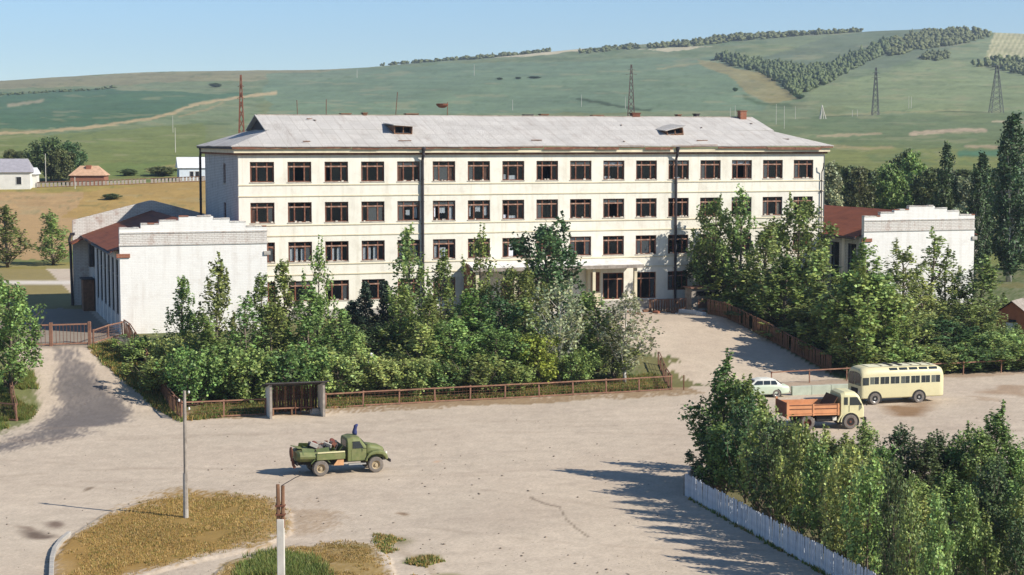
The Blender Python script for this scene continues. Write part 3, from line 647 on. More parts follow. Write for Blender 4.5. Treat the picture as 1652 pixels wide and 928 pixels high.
def dormer(xc, yc, w, d, h, tilt):
    zf = ZE + (yc + E) * (ZR - ZE) / (10 + E)
    o = MB().box(-w / 2, -w / 2 + .1, 0, d, -.1, h).box(w / 2 - .1, w / 2, 0, d, -.1, h).box(-.05, .05, 0, .08, 0, h).box(-w / 2 + .1, w / 2 - .1, 0.0, .1, -.05, .12).box(-w / 2 + .1, w / 2 - .1, .01, .1, h - .1, h).build("dormer", M_WOODB, roof, (xc, yc, zf), (0, R(tilt), 0))
    MB().box(-w / 2 + .1, w / 2 - .1, .8, .85, -.1, h).build("dormer_void", M_DARK, o)
    MB().box(-w / 2 - .25, w / 2 + .25, -.35, d + .3, h + .01, h + .09).build("dormer_roof", M_SLATE, o, rot=(R(3), R(tilt * .8), 0))
dormer(17.2, 3.1, 1.9, 3.4, 0.85, 2); dormer(47.0, 3.0, 1.9, 3.2, 0.7, -7)
for x_, y_, w_, h_, m_ in ((58.0, 9.5, 0.75, .6, M_REDB), (45.4, 10.2, .9, .3, M_RUSTM), (13.0, 10.3, 1.0, .08, M_WOODB), (15.0, 10.2, .4, .16, M_WOODB), (20.1, 10.4, 1.3, .1, M_WOODB), (33.0, 10.3, .9, .06, M_BITUM), (34.8, 10.3, .8, .12, M_WOODB), (50.6, 10.3, .4, .15, M_WOODB), (52.8, 10.3, .4, .25, M_BITUM), (41.0, 10.4, 1.2, .05, M_WOODB)):
    c = MB().box(-w_ / 2, w_ / 2, -.4, .4, -.5, h_).build("chimney", m_, roof, (x_, y_, ZR), bevel=0.02)  # the red brick one is a chimney, the low lumps are ridge debris
    MB().box(-w_ / 2 - .07, w_ / 2 + .07, -.47, .47, h_ + .001, h_ + .1).build("ridge_stub_cap", m_, c)
ant = MB().tube([(0, 0, 0), (0.03, 0, 1.5)], 0.04, 6).build("antenna_mast", M_WOODB, roof, (24.0, 10.3, ZR - .1))
MB().lathe([(0.0, -.28), (.35, -.22), (.62, 0.0), (.66, .18), (.55, .2), (.0, .1)], 14, 'z').build("rusty_bowl", M_RUSTM, ant, (-.55, 0, 1.15))
for x_, h_, a_ in ((18.4, 2.4, 5), (8.0, 1.5, -2), (11.0, 1.6, 1)): MB().tube([(0, 0, 0), (math.sin(R(a_)) * h_, 0, h_)], 0.035, 5).build("roof_rod", M_RUSTM, roof, (x_, 10.4, ZR))
for x_, y_, l_, a_ in ((8.5, 8.2, 1.3, 40), (9.3, 7.7, .9, 110), (6.4, .4, .8, 20), (51.2, 5.5, .6, 70), (16.0, .6, 1.3, -8), (48.4, .7, 1.4, 12), (40.0, .4, 1.1, 60), (42.2, 6.3, 1.6, 80), (58.0, 7.0, 1.5, 100), (59.5, 1.2, 1.6, 140), (30.0, .8, 1.2, 4)):
    MB().bar((0, 0, .05), (l_, 0, .05), .12, .06).build("loose_lath", M_WOODB, roof, (x_, y_, ZE + (y_ + E) * (ZR - ZE) / (10 + E) + .06), (R(12), 0, R(a_)))
def drainpipe(x, y, z0, z1, r=0.11, hop=True):
    m = MB().tube([(x, y - .5, z1), (x, y - .45, z1 - .5), (x, y - .12, z1 - 1.0), (x, y - .12, z0)], r, 8)
    if hop: m.lathe([(.12, -.3), (.24, .05), (.24, .25), (.05, .25)], 8, 'z', (x, y - .5, z1))
    for z in np.arange(z0 + 1.5, z1 - 1.2, 2.2): m.box(x - .16, x + .16, y - .16, y, z, z + .07)
    m.build("drainpipe", M_PIPE, school)
drainpipe(18.25, -.1, 1.0, 16.5, .14); drainpipe(45.65, -.1, 0.4, 16.5, .14)
drainpipe(62.75, -.05, 6.0, 15.0, .06, False); drainpipe(-.5, DEP + .2, 3.0, 16.6, .13)
# entrance porch: canopy on posts, brick cheek walls
cp_ = MB().prism([(-3.2, 4.62), (-3.2, 4.78), (-1.6, 5.15), (-.01, 5.0), (-.01, 4.62)], UL + 5.55 * S, UL + 10.55 * S, 'x').build("entrance_canopy", M_WHITE, school)
MB().box(UL + 5.55 * S - .03, UL + 10.55 * S + .03, -3.24, -3.2, 4.45, 4.8).build("canopy_fascia", M_WOODG, cp_)
MB().add([(UL + 5.5 * S, -3.2, 4.4), (UL + 5.5 * S, -.02, 4.4), (UL + 5.5 * S, -1.6, 5.3)], [(0, 1, 2)]).build("canopy_end", M_WOODB, cp_)
for u in (5.7, 6.8, 7.9, 9.1, 10.35): MB().box(UL + u * S - .16, UL + u * S + .16, -2.9, -2.58, -.4, 4.61).build("canopy_post", M_BAND, school, bevel=.02)
MB().box(UL + 9.35 * S - .7, UL + 9.35 * S + .75, -.55, -.1, -.3, 4.3).build("notice_wall", M_BAND, school)
MB().box(UL + 9.35 * S - .35, UL + 9.35 * S + .6, -.6, -.56, 1.9, 3.9).build("notice_board", M_RUSTM, school)
MB().box(UL + 5.55 * S, UL + 5.8 * S, -2.5, -.1, -.4, 4.4).build("cheek_wall", M_REDB, school)
for k in range(3): MB().box(UL + 6 * S, UL + 10.6 * S, -3.6 - k * .45, -.11 - (k > 0) * (3.5 + k * .45 - .45 * 1), -.5, .3 - k * .16).build("entrance_step", M_CONC, school)
rd = random.Random(3)
for k in range(26):
    q = rd.uniform(9.2, 12.6); s_ = rd.uniform(.15, .45)
    tag(MB().box(-s_, s_, -s_ * .6, s_ * .6, 0, s_ * .8).build("rubble_block", rd.choice([M_CONC, M_WHITE, M_REDB, M_WOODB]), None, (*uv2w(q * S, rd.uniform(-6.5, -3.8)), ZB - .08), (0, 0, rd.uniform(0, 3)), bevel=.05), "broken lump of rubble lying by the school's entrance steps", "rubble", "rubble by the entrance")

# ------------------------------------------------------------------ the two wings
def wing(u0, label, strips, door=True, name="school_wing"):
    WW_ = 13.3; PV = -7.7; D = 30.0; HE = 7.4; HRG = 9.9
    ox, oy = uv2w(u0, PV); w = empty(name, (ox, oy, ZB), TH); tag(w, label, "school wing")
    prof = [(0, -.8), (0, 9.5), (1.9, 9.5), (1.9, 9.85), (3.55, 9.85), (3.55, 10.15), (5.3, 10.15), (5.3, 10.5), (8.4, 10.5), (8.4, 10.25), (9.9, 10.25), (9.9, 9.95), (11.4, 9.95), (11.4, 9.5), (WW_, 9.5), (WW_, -.8)]
    fr = MB().prism(prof, 0, 0.5).build("gable_wall", M_WHITEB, w)
    MB().box(-.06, WW_ + .06, -.09, -.001, 7.95, 8.15).box(-.05, WW_ + .05, -.06, -.001, 9.05, 9.15).build("brick_band", M_WHITEP, fr)
    MB().add([(0, -.004, 8.15), (WW_, -.004, 8.15), (WW_, -.004, 9.05), (0, -.004, 9.05)], [(0, 1, 2, 3)]).build("parapet_face", M_WHITEP, fr)
    rr = random.Random(int(u0) + 77)
    tops = [(0, 1.9, 9.5), (1.9, 3.55, 9.85), (3.55, 5.3, 10.15), (5.3, 8.4, 10.5), (8.4, 9.9, 10.25), (9.9, 11.4, 9.95), (11.4, WW_, 9.5)]
    for a, b, z in tops:
        q = a
        while q < b - .3:
            l = min(rr.uniform(.5, .9), b - q)
            if rr.random() < .85: MB().box(q + .01, q + l - .01, -.05, .55, z + .001, z + rr.uniform(.06, .13)).build("coping_brick", M_WHITEP if rr.random() < .75 else M_REDB, fr)
            q += l
    for xq in (.0, WW_ - .9): MB().box(xq - .3 if xq < 1 else xq + .6, xq + .9 if xq < 1 else xq + 1.2, -.14, -.002, 6.9, 7.25).build("corbel_brick", M_REDB if xq < 1 else M_CONC, fr)
    sh = [(.5 + s_ - .85, .5 + s_ + .85, 1.6, 6.6) for s_ in strips]
    MB().facade((0, .5, 0), (0, 1, 0), (1, 0, 0), [(a - .5, b - .5, c, d) for a, b, c, d in sh], 0, D - .9, -.8, HE, .45).build("side_wall", M_GREYB, w)
    MB().box(WW_ - .45, WW_, .5, D - .4, -.8, HE).build("side_wall", M_GREYB, w)
    for a, b, c, d in sh:
        window(w, (a + b) / 2, c, d, b - a, n=1, face='side', rnd=rr, mat=M_PIPE, transom=.3, sill=False, depth=.05)
    for s_ in [strips[0] - 1.75] + [q + 1.75 for q in strips]:
        MB().box(-.05, -.001, .5 + s_ - .3, .5 + s_ + .3, -.8, HE - .1).build("pilaster", M_WHITEB, w)
    MB().box(.46, 3.2, 1, D - 1, 0, .1).box(3.2, 3.3, 1, D - 1, 0, 7).build("interior_partition", M_INT, w)
    # rear gable wall stands above the roof
    MB().prism([(-1.6, -.8), (-1.6, 9.0), (WW_ / 2 - .2, 11.0), (WW_ / 2 + .2, 11.0), (WW_ + .5, 9.1), (WW_ + .5, -.8)], D - .4, D).build("rear_gable_wall", M_WHITEP, w)
    ro = MB(); cx_ = WW_ / 2
    rough_patch(ro, (-.75, .5, HE - .05), (-.75, D - .4, HE - .05), (cx_, D - .4, HRG), (cx_, .5, HRG), 40, 6, .05, 81)
    rough_patch(ro, (WW_ + .75, D - .4, HE - .05), (WW_ + .75, .5, HE - .05), (cx_, .5, HRG), (cx_, D - .4, HRG), 10, 3, .04, 82)
    r_ = ro.build("roof", M_RUST, w); md = r_.modifiers.new("sheet", 'SOLIDIFY'); md.thickness = .06; md.offset = -1
    q = .5
    while q < D - .5:
        l = min(3.4, D - .4 - q); MB().box(-.82, -.76, q + .01, q + l - .01, HE - .25, HE).build("eave_board", M_BITUM if rr.random() < .6 else M_EAVE, w); q += l
    MB().tube([(-.9, .3, HE - .15), (-.9, D * .55, HE - .2)], .09, 6).build("gutter", M_PIPE, w)
    if door:
        MB().box(-1.2, -.1, 23.0, 25.2, -.8, 3.2).build("side_porch", M_WOODB, w); MB().box(-1.35, -.1, 22.8, 25.4, 3.21, 3.33).build("porch_roof", M_BITUM, w)
        MB().box(-.5, -.1, 23.2, 24.4, 4.5, 7.1).build("ventilation_duct", M_BITUM, w)
        MB().prism([(-1.9, 6.6), (-1.9, 6.74), (-.1, 7.6), (-.1, 7.45)], D - 3.2, D - .41).build("stub_roof", M_RUST, w)
        MB().tube([(-1.4, D - .6, 7.6), (-1.75, D - .5, 7.6), (-1.95, D - .45, 7.0), (-1.85, D - .45, 6.2), (-1.75, D - .45, .0)], .15, 8).build("drainpipe", M_PIPE, w)
    return w
wing(-14.4, "white gabled wing with stepped brick parapet at the lane gate, reddish sheet roof behind", [1.9, 5.4, 8.9, 12.4, 15.9, 19.4])
wing(61.3, "white gabled wing with stepped parapet half hidden by the right grove, beside the tall poplars", [1.9, 5.4, 8.9, 12.4, 15.9, 19.4], door=False)

# ------------------------------------------------------------------ trees and shrubs
M_BARK = pm("grey_bark", srgb(112, 100, 86), 0.95, 0.3, 4.0)
M_BARKW = pm("whitewashed_bark", srgb(196, 190, 178), 0.9, 0.3, 3.0, dirt=srgb(90, 80, 70), dirt_amt=.6, dscale=2)
LM = {"pale": leaf_mat("pale_poplar_leaf", (0.270, 0.332, 0.096), .22, .24), "mid": leaf_mat("green_leaf", (0.196, 0.266, 0.070), .25, .24), "dark": leaf_mat("dark_leaf", (0.090, 0.142, 0.048), .2, .22), "grey": leaf_mat("grey_willow_leaf", (0.300, 0.335, 0.175), .2, .26), "lime": leaf_mat("yellow_green_leaf", (0.290, 0.360, 0.060), .1, .3), "spruce": leaf_mat("spruce_needle", (0.040, 0.066, 0.036), .2, .1), "far": leaf_mat("distant_leaf", (0.135, 0.165, 0.058), .15, .25), "cypress": leaf_mat("dark_poplar_leaf", (0.075, 0.120, 0.045), .12, .15)}
def leaves(P, size, nrm, r, cl, elong=1.5):
    n = len(P)
    d = r.normal(size=(n, 3)); d /= np.linalg.norm(d, axis=1)[:, None]
    nn = nrm * .6 + r.normal(size=(n, 3)) * 0.8; nn /= np.linalg.norm(nn, axis=1)[:, None]
    a = np.cross(nn, d); a /= np.maximum(np.linalg.norm(a, axis=1), 1e-6)[:, None]; b = np.cross(nn, a)
    s = (size * r.uniform(.65, 1.35, n))[:, None]
    V = np.stack([P - b * s * .5 * elong, P + a * s * .5, P + b * s * .5 * elong, P - a * s * .5], 1).reshape(-1, 3)
    return V, np.arange(4 * n).reshape(n, 4), np.repeat(cl, 4, 0)
def tree_proto(seed, H, prof, nb, nclump, per, leaf, cr, up=50, base=.12, trunk=.12, mat="mid", bark=None, lead=.0, droop=0.0, gap=.0, lean=.02, vz=1.35, shoots=0, sl=.9):
    """trunk with limbs, and a crown of leaf clumps along those limbs"""
    r = np.random.default_rng(seed); ph = r.uniform(0, 6.28)
    tp = lambda t: np.array([lean * H * math.sin(3 * t + ph) * t, lean * H * math.cos(2.3 * t + ph) * t, t * H])
    mb = MB(); K = 7
    mb.tube([tp(i / K * .97) for i in range(K + 1)], [trunk * (1 - .92 * i / K) + .012 for i in range(K + 1)], 6)
    cen = []; rad = []; outw = []; bright = []
    for i in range(nb):
        t = base + (1 - base) * ((i + r.uniform(-.3, .3)) / nb); t = min(max(t, base), .985)
        if r.random() < gap: continue
        az = i * 2.39996 + r.uniform(-.5, .5); Rr = prof((t - base) / (1 - base)) * r.uniform(.72, 1.18)
        ua = R(up + r.uniform(-12, 14)); p0 = tp(max(t - Rr * math.tan(ua) * .35 / H, base * .7))
        hd = np.array([math.cos(az), math.sin(az), 0]); rise = Rr * math.tan(min(ua, R(75))) * .75
        p1 = p0 + hd * Rr * .55 + np.array([0, 0, rise * .5]); p2 = p0 + hd * Rr + np.array([0, 0, rise * (1 - droop)])
        mb.tube([p0, p1, p2], [trunk * .32 * (1 - t) + .02, trunk * .18 * (1 - t) + .014, .008], 4, False)
        m = max(2, int(round(nclump * (0.4 + Rr / max(prof(.3), .1)) * .6)))
        br = r.uniform(.72, 1.25)
        for k in range(m):
            q = r.uniform(.25, 1.02) ** .8
            c = (p0 + (p1 - p0) * q * 2) if q < .5 else (p1 + (p2 - p1) * (q - .5) * 2)
            cen.append(c + r.normal(size=3) * cr * .35); rad.append(cr * r.uniform(.6, 1.25)); outw.append(hd * .6 + np.array([0, 0, .5])); bright.append(br * r.uniform(.82, 1.2))
    ends = list(cen)
    for k in range(shoots):
        c = ends[r.integers(len(ends))]
        if c[2] < H * .35: continue
        l = sl * r.uniform(.5, 1.2); dx = r.normal(size=2) * .12 * l
        mb.tube([c - np.array([0, 0, .3]), c + np.array([dx[0], dx[1], l])], [.02, .006], 3, False)
        for q in np.arange(.1, 1.05, .14 / max(l, .3)):
            cen.append(c + np.array([dx[0] * q, dx[1] * q, l * q])); rad.append(cr * .42 * (1.1 - q * .6)); outw.append(np.array([0, 0, .4])); bright.append(r.uniform(.9, 1.35))
    if lead:
        for k in range(int(6 + lead * 10)):
            t = 1 - lead * r.random() ** 1.2; cen.append(tp(min(t, 1.0)) + r.normal(size=3) * .12 * np.array([1, 1, .4])); rad.append(cr * .5); outw.append(np.array([0, 0, .3])); bright.append(r.uniform(.95, 1.3))
    cen = np.array(cen); rad = np.array(rad); outw = np.array(outw); bright = np.array(bright)
    ids = np.repeat(np.arange(len(cen)), np.maximum(3, (per * (rad / cr) ** 1.6).astype(int)))
    d = r.normal(size=(len(ids), 3)); d /= np.linalg.norm(d, axis=1)[:, None]; d *= (r.random(len(ids)) ** .45)[:, None]
    P = cen[ids] + d * rad[ids][:, None] * np.array([.9, .9, vz]); P[:, 2] = np.maximum(P[:, 2], .08)
    cl = bright[ids] * r.uniform(.5, 1.4, len(ids)); hue = r.uniform(-.12, .12, len(ids))
    C = np.stack([cl * (1 + hue), cl, cl * (1 - hue)], 1)
    V, Fq, C = leaves(P, leaf, outw[ids] + d * .8, r, C)
    w0 = (np.percentile(np.abs(P[:, 0]), 97) + np.percentile(np.abs(P[:, 1]), 97))
    return mb.mesh("trunk", bark or M_BARK, True), np_mesh("crown", V, Fq, LM[mat], C), float(np.percentile(P[:, 2], 99.9)), float(w0)
cone = lambda w, e=.8, lo=.55: (lambda t: w * (lo + (1 - lo) * min(t / .2, 1)) * (1 - t) ** e + .1)
egg = lambda w: (lambda t: w * max(.12, math.sin(math.pi * min(max(t * .86 + .12, 0), 1)) ** .7))
colm = lambda w: (lambda t: w * (min(1, .45 + t * 2.2)) * (1 if t < .6 else max(.1, 1 - ((t - .6) / .4) ** 1.7)))
PR = {}
mound = lambda w, e=.8: (lambda t: w * (.62 + .38 * min(t / .3, 1)) * (1 - max(0, (t - .25) / .75) ** 1.25) ** e + .12)
spire = lambda w, e: (lambda t: w * (.7 + .3 * min(t / .12, 1)) * (1 - t) ** e + .13)
for k in range(7): PR["poplar", k] = tree_proto(100 + k, 10, spire(1.55 + .15 * (k % 3), (.8, 1.05, .65)[k % 3]), 52, 4.4, 20, .155, .34, 72, .05, .10, ("pale", "mid", "pale", "mid", "pale", "mid", "mid")[k], lead=.25, gap=.12, vz=2.1, shoots=22, sl=1.4)
for k in range(4): PR["round", k] = tree_proto(140 + k, 9, egg(2.2), 58, 4.8, 26, .165, .44, 58, .10, .14, ("mid", "dark", "mid", "pale")[k], lead=.08, gap=.1, vz=1.6, shoots=18, sl=1.1)
for k in range(3): PR["bush", k] = tree_proto(160 + k, 4, egg(2.0), 52, 4.6, 26, .15, .38, 58, .02, .06, ("mid", "pale", "mid")[k], lead=.06, vz=1.6, shoots=22, sl=.8)
for k in range(2): PR["willow", k] = tree_proto(180 + k, 8, egg(1.8), 44, 3.8, 18, .15, .42, 62, .2, .10, "grey", M_BARKW, lead=.14, gap=.14, vz=1.8, shoots=16, sl=1.1)
for k in range(2): PR["wisp", k] = tree_proto(190 + k, 10, spire(1.1, .8), 34, 3.0, 13, .16, .32, 70, .12, .07, ("mid", "pale")[k], lead=.35, gap=.25, vz=1.9, shoots=14, sl=1.2)
for k in range(2): PR["spruce", k] = tree_proto(200 + k, 7, cone(1.7, .95, .9), 70, 5.0, 22, .15, .32, -8, .03, .10, "spruce", lead=.06, vz=.9)
PR["lime", 0] = tree_proto(210, 5, egg(1.7), 46, 4.5, 26, .18, .4, 52, .12, .05, "lime")
for k in range(3): PR["lombardy", k] = tree_proto(220 + k, 20, colm(1.5), 130, 4.2, 24, .24, .5, 76, .05, .28, "cypress", M_BARKW, lead=.12, vz=2.2, shoots=40, sl=1.8)
for k in range(4): PR["grove", k] = tree_proto(230 + k, 14, egg(2.6), 64, 4.6, 24, .32, .66, 52, .14, .18, ("far", "mid", "far", "grey")[k], lead=.08)
for k in range(3): PR["oak", k] = tree_proto(240 + k, 10, egg(3.6), 64, 5.0, 30, .30, .75, 34, .14, .2, ("dark", "far", "dark")[k])
for k in range(3): PR["near_poplar", k] = tree_proto(260 + k, 7, spire(1.5, .8), 62, 4.8, 24, .125, .31, 70, .05, .07, ("mid", "pale", "mid")[k], lead=.28, gap=.12, vz=2.0, shoots=28, sl=1.0)
for k in range(5): PR["near_bush", k] = tree_proto(270 + k, 5.0, spire(1.15, .55), 50, 4.4, 22, .118, .29, 71, .02, .045, ("pale", "mid", "dark", "pale", "mid")[k], lead=.25, gap=.1, vz=2.0, shoots=26, sl=.85)
rt = random.Random(21)
def plant(name, kind, x, y, H, Wd, label, group, cat="tree", z=None, var=None):
    n = len([k for k in PR if k[0] == kind]); k = rt.randrange(n) if var is None else var
    tm, cm, h0, w0 = PR[kind, k]
    o = empty(name, (x, y, (hz(x, y) if z is None else z) - .03), rt.uniform(0, 6.28)); sw = Wd / w0; o.scale = (sw, sw, H / h0)
    tag(o, label, cat, group); put("trunk", tm, o); put("crown", cm, o)
    return o
def vtree(name, kind, px, ytop, v, wpx, label, group, cat="tree", var=None):
    x, y = colv(px, v); H = at(px, ytop, y).z - hz(x, y)
    return plant(name, kind, x, y, max(H, 1.0), wpx * (.88 if kind == 'poplar' else 1.0) * y / F, label, group, cat, var=var)
GL = "trees in the grove before the school's left half"
LB = {"poplar": ("young_poplar", "slender young poplar with an upright leafy leader, in the grove behind the roadside fence"), "round": ("broadleaf_tree", "full dark green broadleaf tree in the grove behind the roadside fence"), "bush": ("shrub", "low bushy green shrub in the grove right behind the roadside fence"),
      "willow": ("birch_tree", "pale grey-green young birch with a white trunk, just behind the roadside fence"), "wisp": ("sapling", "thin wispy sapling with sparse leaves, in the grove behind the roadside fence"), "spruce": ("spruce_tree", "dark blackish green spruce standing close under the school's ground floor windows"), "lime": ("lime_shrub", "bright yellow-green rounded shrub behind the roadside fence")}
OWN = {296: "slender poplar, the lower of two spires before the white wing's blank wall", 350: "slender poplar, the taller of two spires before the white wing's blank wall", 455: "slender poplar spire before the facade windows next to the white wing's corner", 420: "slender poplar overlapping the white wing's corner edge", 512: "tall slender poplar reaching the third row of windows near the white wing", 664: "tall bushy poplar spire beside the dark downpipe, in the grove behind the shelter", 712: "poplar spire on the entrance side of the dark downpipe", 772: "tall slender poplar before the end of the entrance canopy", 884: "tallest dark full-crowned tree standing before the entrance canopy", 590: "dark spruce under the ground floor windows, the tall narrow one", 624: "dark spruce under the ground floor windows, nearest the downpipe", 570: "dark spruce under the ground floor windows, the shortest", 903: "pale grey-green birch with white trunk next to the bright yellow-green shrub", 1008: "pale grey-green birch with white trunk at the fence corner by the drive",
       1108: "tall poplar at the drive's head beside the dark downpipe", 1152: "rounded tree at the drive's head with crown against the third row of windows", 1193: "tallest slender poplar of the right grove, before the school's facade", 1290: "tall rounded tree against the school's far corner beside the rusty wing roof", 1398: "poplar whose tip covers the stepped white wing's near corner", 1455: "poplar before the middle of the stepped white wing's wall", 1582: "poplar at the stepped white wing's far corner beside the brick hut"}
for px, yt, v, w, kind in ((296, 444, -20, 62, "poplar"), (350, 408, -24, 78, "poplar"), (334, 500, -29, 95, "poplar"), (275, 535, -25, 80, "bush"), (228, 534, -19, 80, "bush"), (258, 565, -28, 100, "bush"), (312, 560, -32, 90, "bush"), (365, 540, -31, 100, "bush"), (420, 440, -22, 66, "poplar"), (455, 418, -22, 74, "poplar"), (438, 480, -27, 95, "poplar"), (512, 380, -23, 66, "poplar"), (497, 455, -27, 90, "poplar"), (543, 495, -26, 85, "poplar"), (398, 545, -32, 100, "bush"), (470, 555, -32, 110, "bush"), (545, 560, -32, 100, "bush"),
                           (590, 455, -14, 50, "spruce"), (624, 452, -16, 54, "spruce"), (570, 485, -17, 60, "spruce"), (607, 520, -24, 90, "round"), (664, 362, -22, 84, "poplar"), (712, 402, -20, 66, "poplar"), (645, 460, -25, 80, "poplar"), (690, 465, -28, 100, "poplar"), (772, 360, -20, 74, "poplar"), (757, 465, -26, 105, "poplar"), (728, 510, -30, 100, "round"), (665, 572, -33, 85, "bush"), (618, 568, -32, 100, "bush"), (802, 470, -26, 90, "round"), (884, 346, -19, 118, "round"), (836, 428, -22, 85, "round"), (850, 480, -27, 90, "poplar"), (868, 540, -32, 66, "lime"), (903, 450, -31, 76, "willow"), (942, 470, -26, 84, "poplar"), (965, 470, -28, 84, "poplar"), (1008, 470, -32, 92, "willow"), (988, 505, -31, 80, "poplar"), (775, 560, -33, 110, "bush"), (822, 575, -33, 85, "bush"), (712, 580, -33, 90, "bush"), (930, 560, -32, 70, "bush"), (800, 525, -31, 90, "round"), (570, 530, -30, 80, "poplar"), (398, 470, -29, 70, "wisp"), (675, 520, -31, 90, "poplar")):
    nm, lb = LB[kind]; lb = OWN.get(px, lb); vtree(nm, kind, px, yt, v, w, lb, GL, "shrub" if kind in ("bush", "lime") else "tree", var=1 if (px == 884) else None)
GR = "trees in the grove right of the school drive"
LR = {"poplar": ("young_poplar", "slender young poplar in the dense grove between the school drive and the brick hut"), "round": ("broadleaf_tree", "full rounded broadleaf tree in the dense grove between the school drive and the brick hut"), "bush": ("shrub", "low green shrub hedging the front of the grove behind the bus"), "wisp": ("sapling", "thin wispy sapling rising before the white wing half hidden by the grove")}
for px, yt, v, w, kind in ((1108, 316, -6, 78, "poplar"), (1152, 316, -7, 74, "round"), (1193, 300, -6, 66, "poplar"), (1130, 385, -7, 84, "round"), (1168, 400, -12, 100, "poplar"), (1232, 358, -12, 100, "poplar"), (1290, 316, -9, 92, "round"), (1215, 430, -17, 120, "poplar"), (1268, 410, -19, 110, "poplar"), (1330, 400, -19, 110, "poplar"), (1190, 470, -16, 90, "poplar"), (1398, 384, -20, 92, "poplar"), (1455, 384, -18, 92, "poplar"), (1394, 440, -32.5, 125, "round"), (1376, 446, -29, 110, "round"), (1372, 436, -30, 96, "poplar"), (1388, 424, -32.5, 96, "poplar"), (1412, 440, -32.5, 100, "poplar"), (1442, 452, -32, 96, "round"), (1425, 440, -26, 110, "poplar"), (1502, 365, -16, 60, "wisp"), (1527, 395, -16, 50, "wisp"), (1490, 440, -24, 90, "poplar"), (1543, 430, -18, 84, "poplar"), (1582, 412, -20, 86, "poplar"), (1562, 480, -26, 110, "round"), (1300, 490, -26, 120, "poplar"), (1240, 490, -21, 110, "round"), (1345, 470, -28, 110, "poplar"), (1322, 455, -25, 90, "poplar"), (1385, 480, -29, 90, "poplar"), (1385, 545, -32, 100, "bush"), (1440, 548, -33, 110, "bush"), (1500, 552, -33, 110, "bush"), (1560, 556, -33, 110, "bush"), (1618, 556, -33, 110, "bush"), (1652, 550, -33, 110, "bush"), (1620, 522, -27, 70, "bush"), (1330, 545, -31, 90, "bush"), (1280, 535, -27, 90, "bush"), (1475, 500, -29, 110, "poplar"), (1600, 530, -30, 100, "bush"), (1520, 510, -28, 100, "round"), (1500, 468, -20, 60, "wisp")):
    while True:
        gx, gy = colv(px, v)
        if w2uv(gx, gy)[0] - .36 * w * gy / F > 44.4 or v > 3: break
        v += .5
    nm, lb = LR[kind]; lb = OWN.get(px, lb); vtree(nm, kind, px, yt, v, w, lb, GR, "shrub" if kind == "bush" else "tree")
# stands beyond the right wing
for i, (px, yt, Y, w) in enumerate([(1335 + 17.5 * k, 262 + (k * 37 % 17) - (k in (7, 8)) * 24, 245 + (k * 53 % 31), 44) for k in range(12)] + [(1345 + 21 * k, 268 + (k * 29 % 19), 292 + (k * 41 % 23), 50) for k in range(15)] + [(1520, 300, 225, 40), (1560, 290, 260, 46), (1605, 285, 262, 46), (1652, 262, 262, 50), (1545, 330, 215, 40)]):
    d = ray(px, yt); x = d[0] * Y; plant("woodland_tree", "grove", x, Y, at(px, yt, Y).z - hz(x, Y), w * Y / F, "tall leafy tree in the wood beyond the wing half hidden by the grove", "wood behind the right wing")
for px, yt, Y, w, lb in ((1530, 230, 228, 44, "columnar dark poplar rising straight behind the right end of the white wing's stepped parapet"), (1588, 247, 226, 40, "columnar dark poplar standing between the wing's corner and the tallest poplar"), (1634, 184, 214, 62, "tallest dark columnar poplar with whitewashed trunk, above the brick hut"), (1575, 270, 222, 34, "shorter dark columnar poplar pressed against the poplar beside the wing's corner"), (1665, 240, 232, 50, "dark columnar poplar just behind the tallest one")):
    x = ray(px, yt)[0] * Y; plant("lombardy_poplar", "lombardy", x, Y, at(px, yt, Y).z - hz(x, Y), .8 * w * Y / F, lb, "columnar poplars by the right wing")
# left side: tree at the lane, trees in the field, trees round the houses
def gtree(name, kind, px, yb, yt, w, label, group=None, cat="tree", var=None, z=None):
    p = gt(px, yb); H = at(px, yt, p.y).z - p.z
    return plant(name, kind, p.x, p.y, H, w * p.y / F, label, group, cat, var=var)
gtree("roadside_tree", "round", 18, 640, 445, 105, "large dense green tree overhanging the left verge of the lane", var=0)
gtree("roadside_tree", "round", -30, 610, 440, 120, "dense green tree behind the large tree on the lane's left verge", var=2)
gtree("field_tree", "poplar", 12, 432, 330, 60, "bushy cone-shaped green tree at the bare brown field's edge, further from the white wing", var=1)
gtree("field_tree", "poplar", 86, 428, 338, 60, "bushy cone-shaped green tree at the bare brown field's edge, nearer the white wing", var=3)
for px, yb, yt, w, k, lb in ((82, 292, 222, 62, 0, "largest dark round tree behind the white house with the grey roof"), (112, 292, 228, 48, 2, "dark round tree between the largest tree and the red brick house"), (97, 294, 240, 44, 1, "lighter green tree in front of the two dark trees by the houses"), (16, 264, 240, 22, 1, "small round tree behind the grey roofed house, the wider of two"), (33, 264, 243, 16, 1, "small round tree behind the grey roofed house, the narrower of two"), (6, 304, 288, 24, 0, "little dark shrub before the white house with the grey roof"), (208, 284, 272, 26, 1, "little green bush near the red brick house's garden"), (262, 284, 268, 44, 1, "low green bushes before the small blue-white house"), (180, 322, 312, 26, 1, "low scrubby bush in the dry field behind the reddish roof")):
    gtree("house_tree", "oak", px, yb, yt, w, lb, "trees around the village houses", var=k)
for px, yb, yt, w in ((348, 141, 134, 18), (806, 129, 125, 10), (836, 128, 124, 10), (862, 127, 123, 20), (1186, 148, 141, 8), (1290, 160, 152, 14)):
    gtree("hill_bush", "oak", px, yb, yt, w, "lone dark bush clump out on the open green hillside", "bushes on the hillside", "bush")
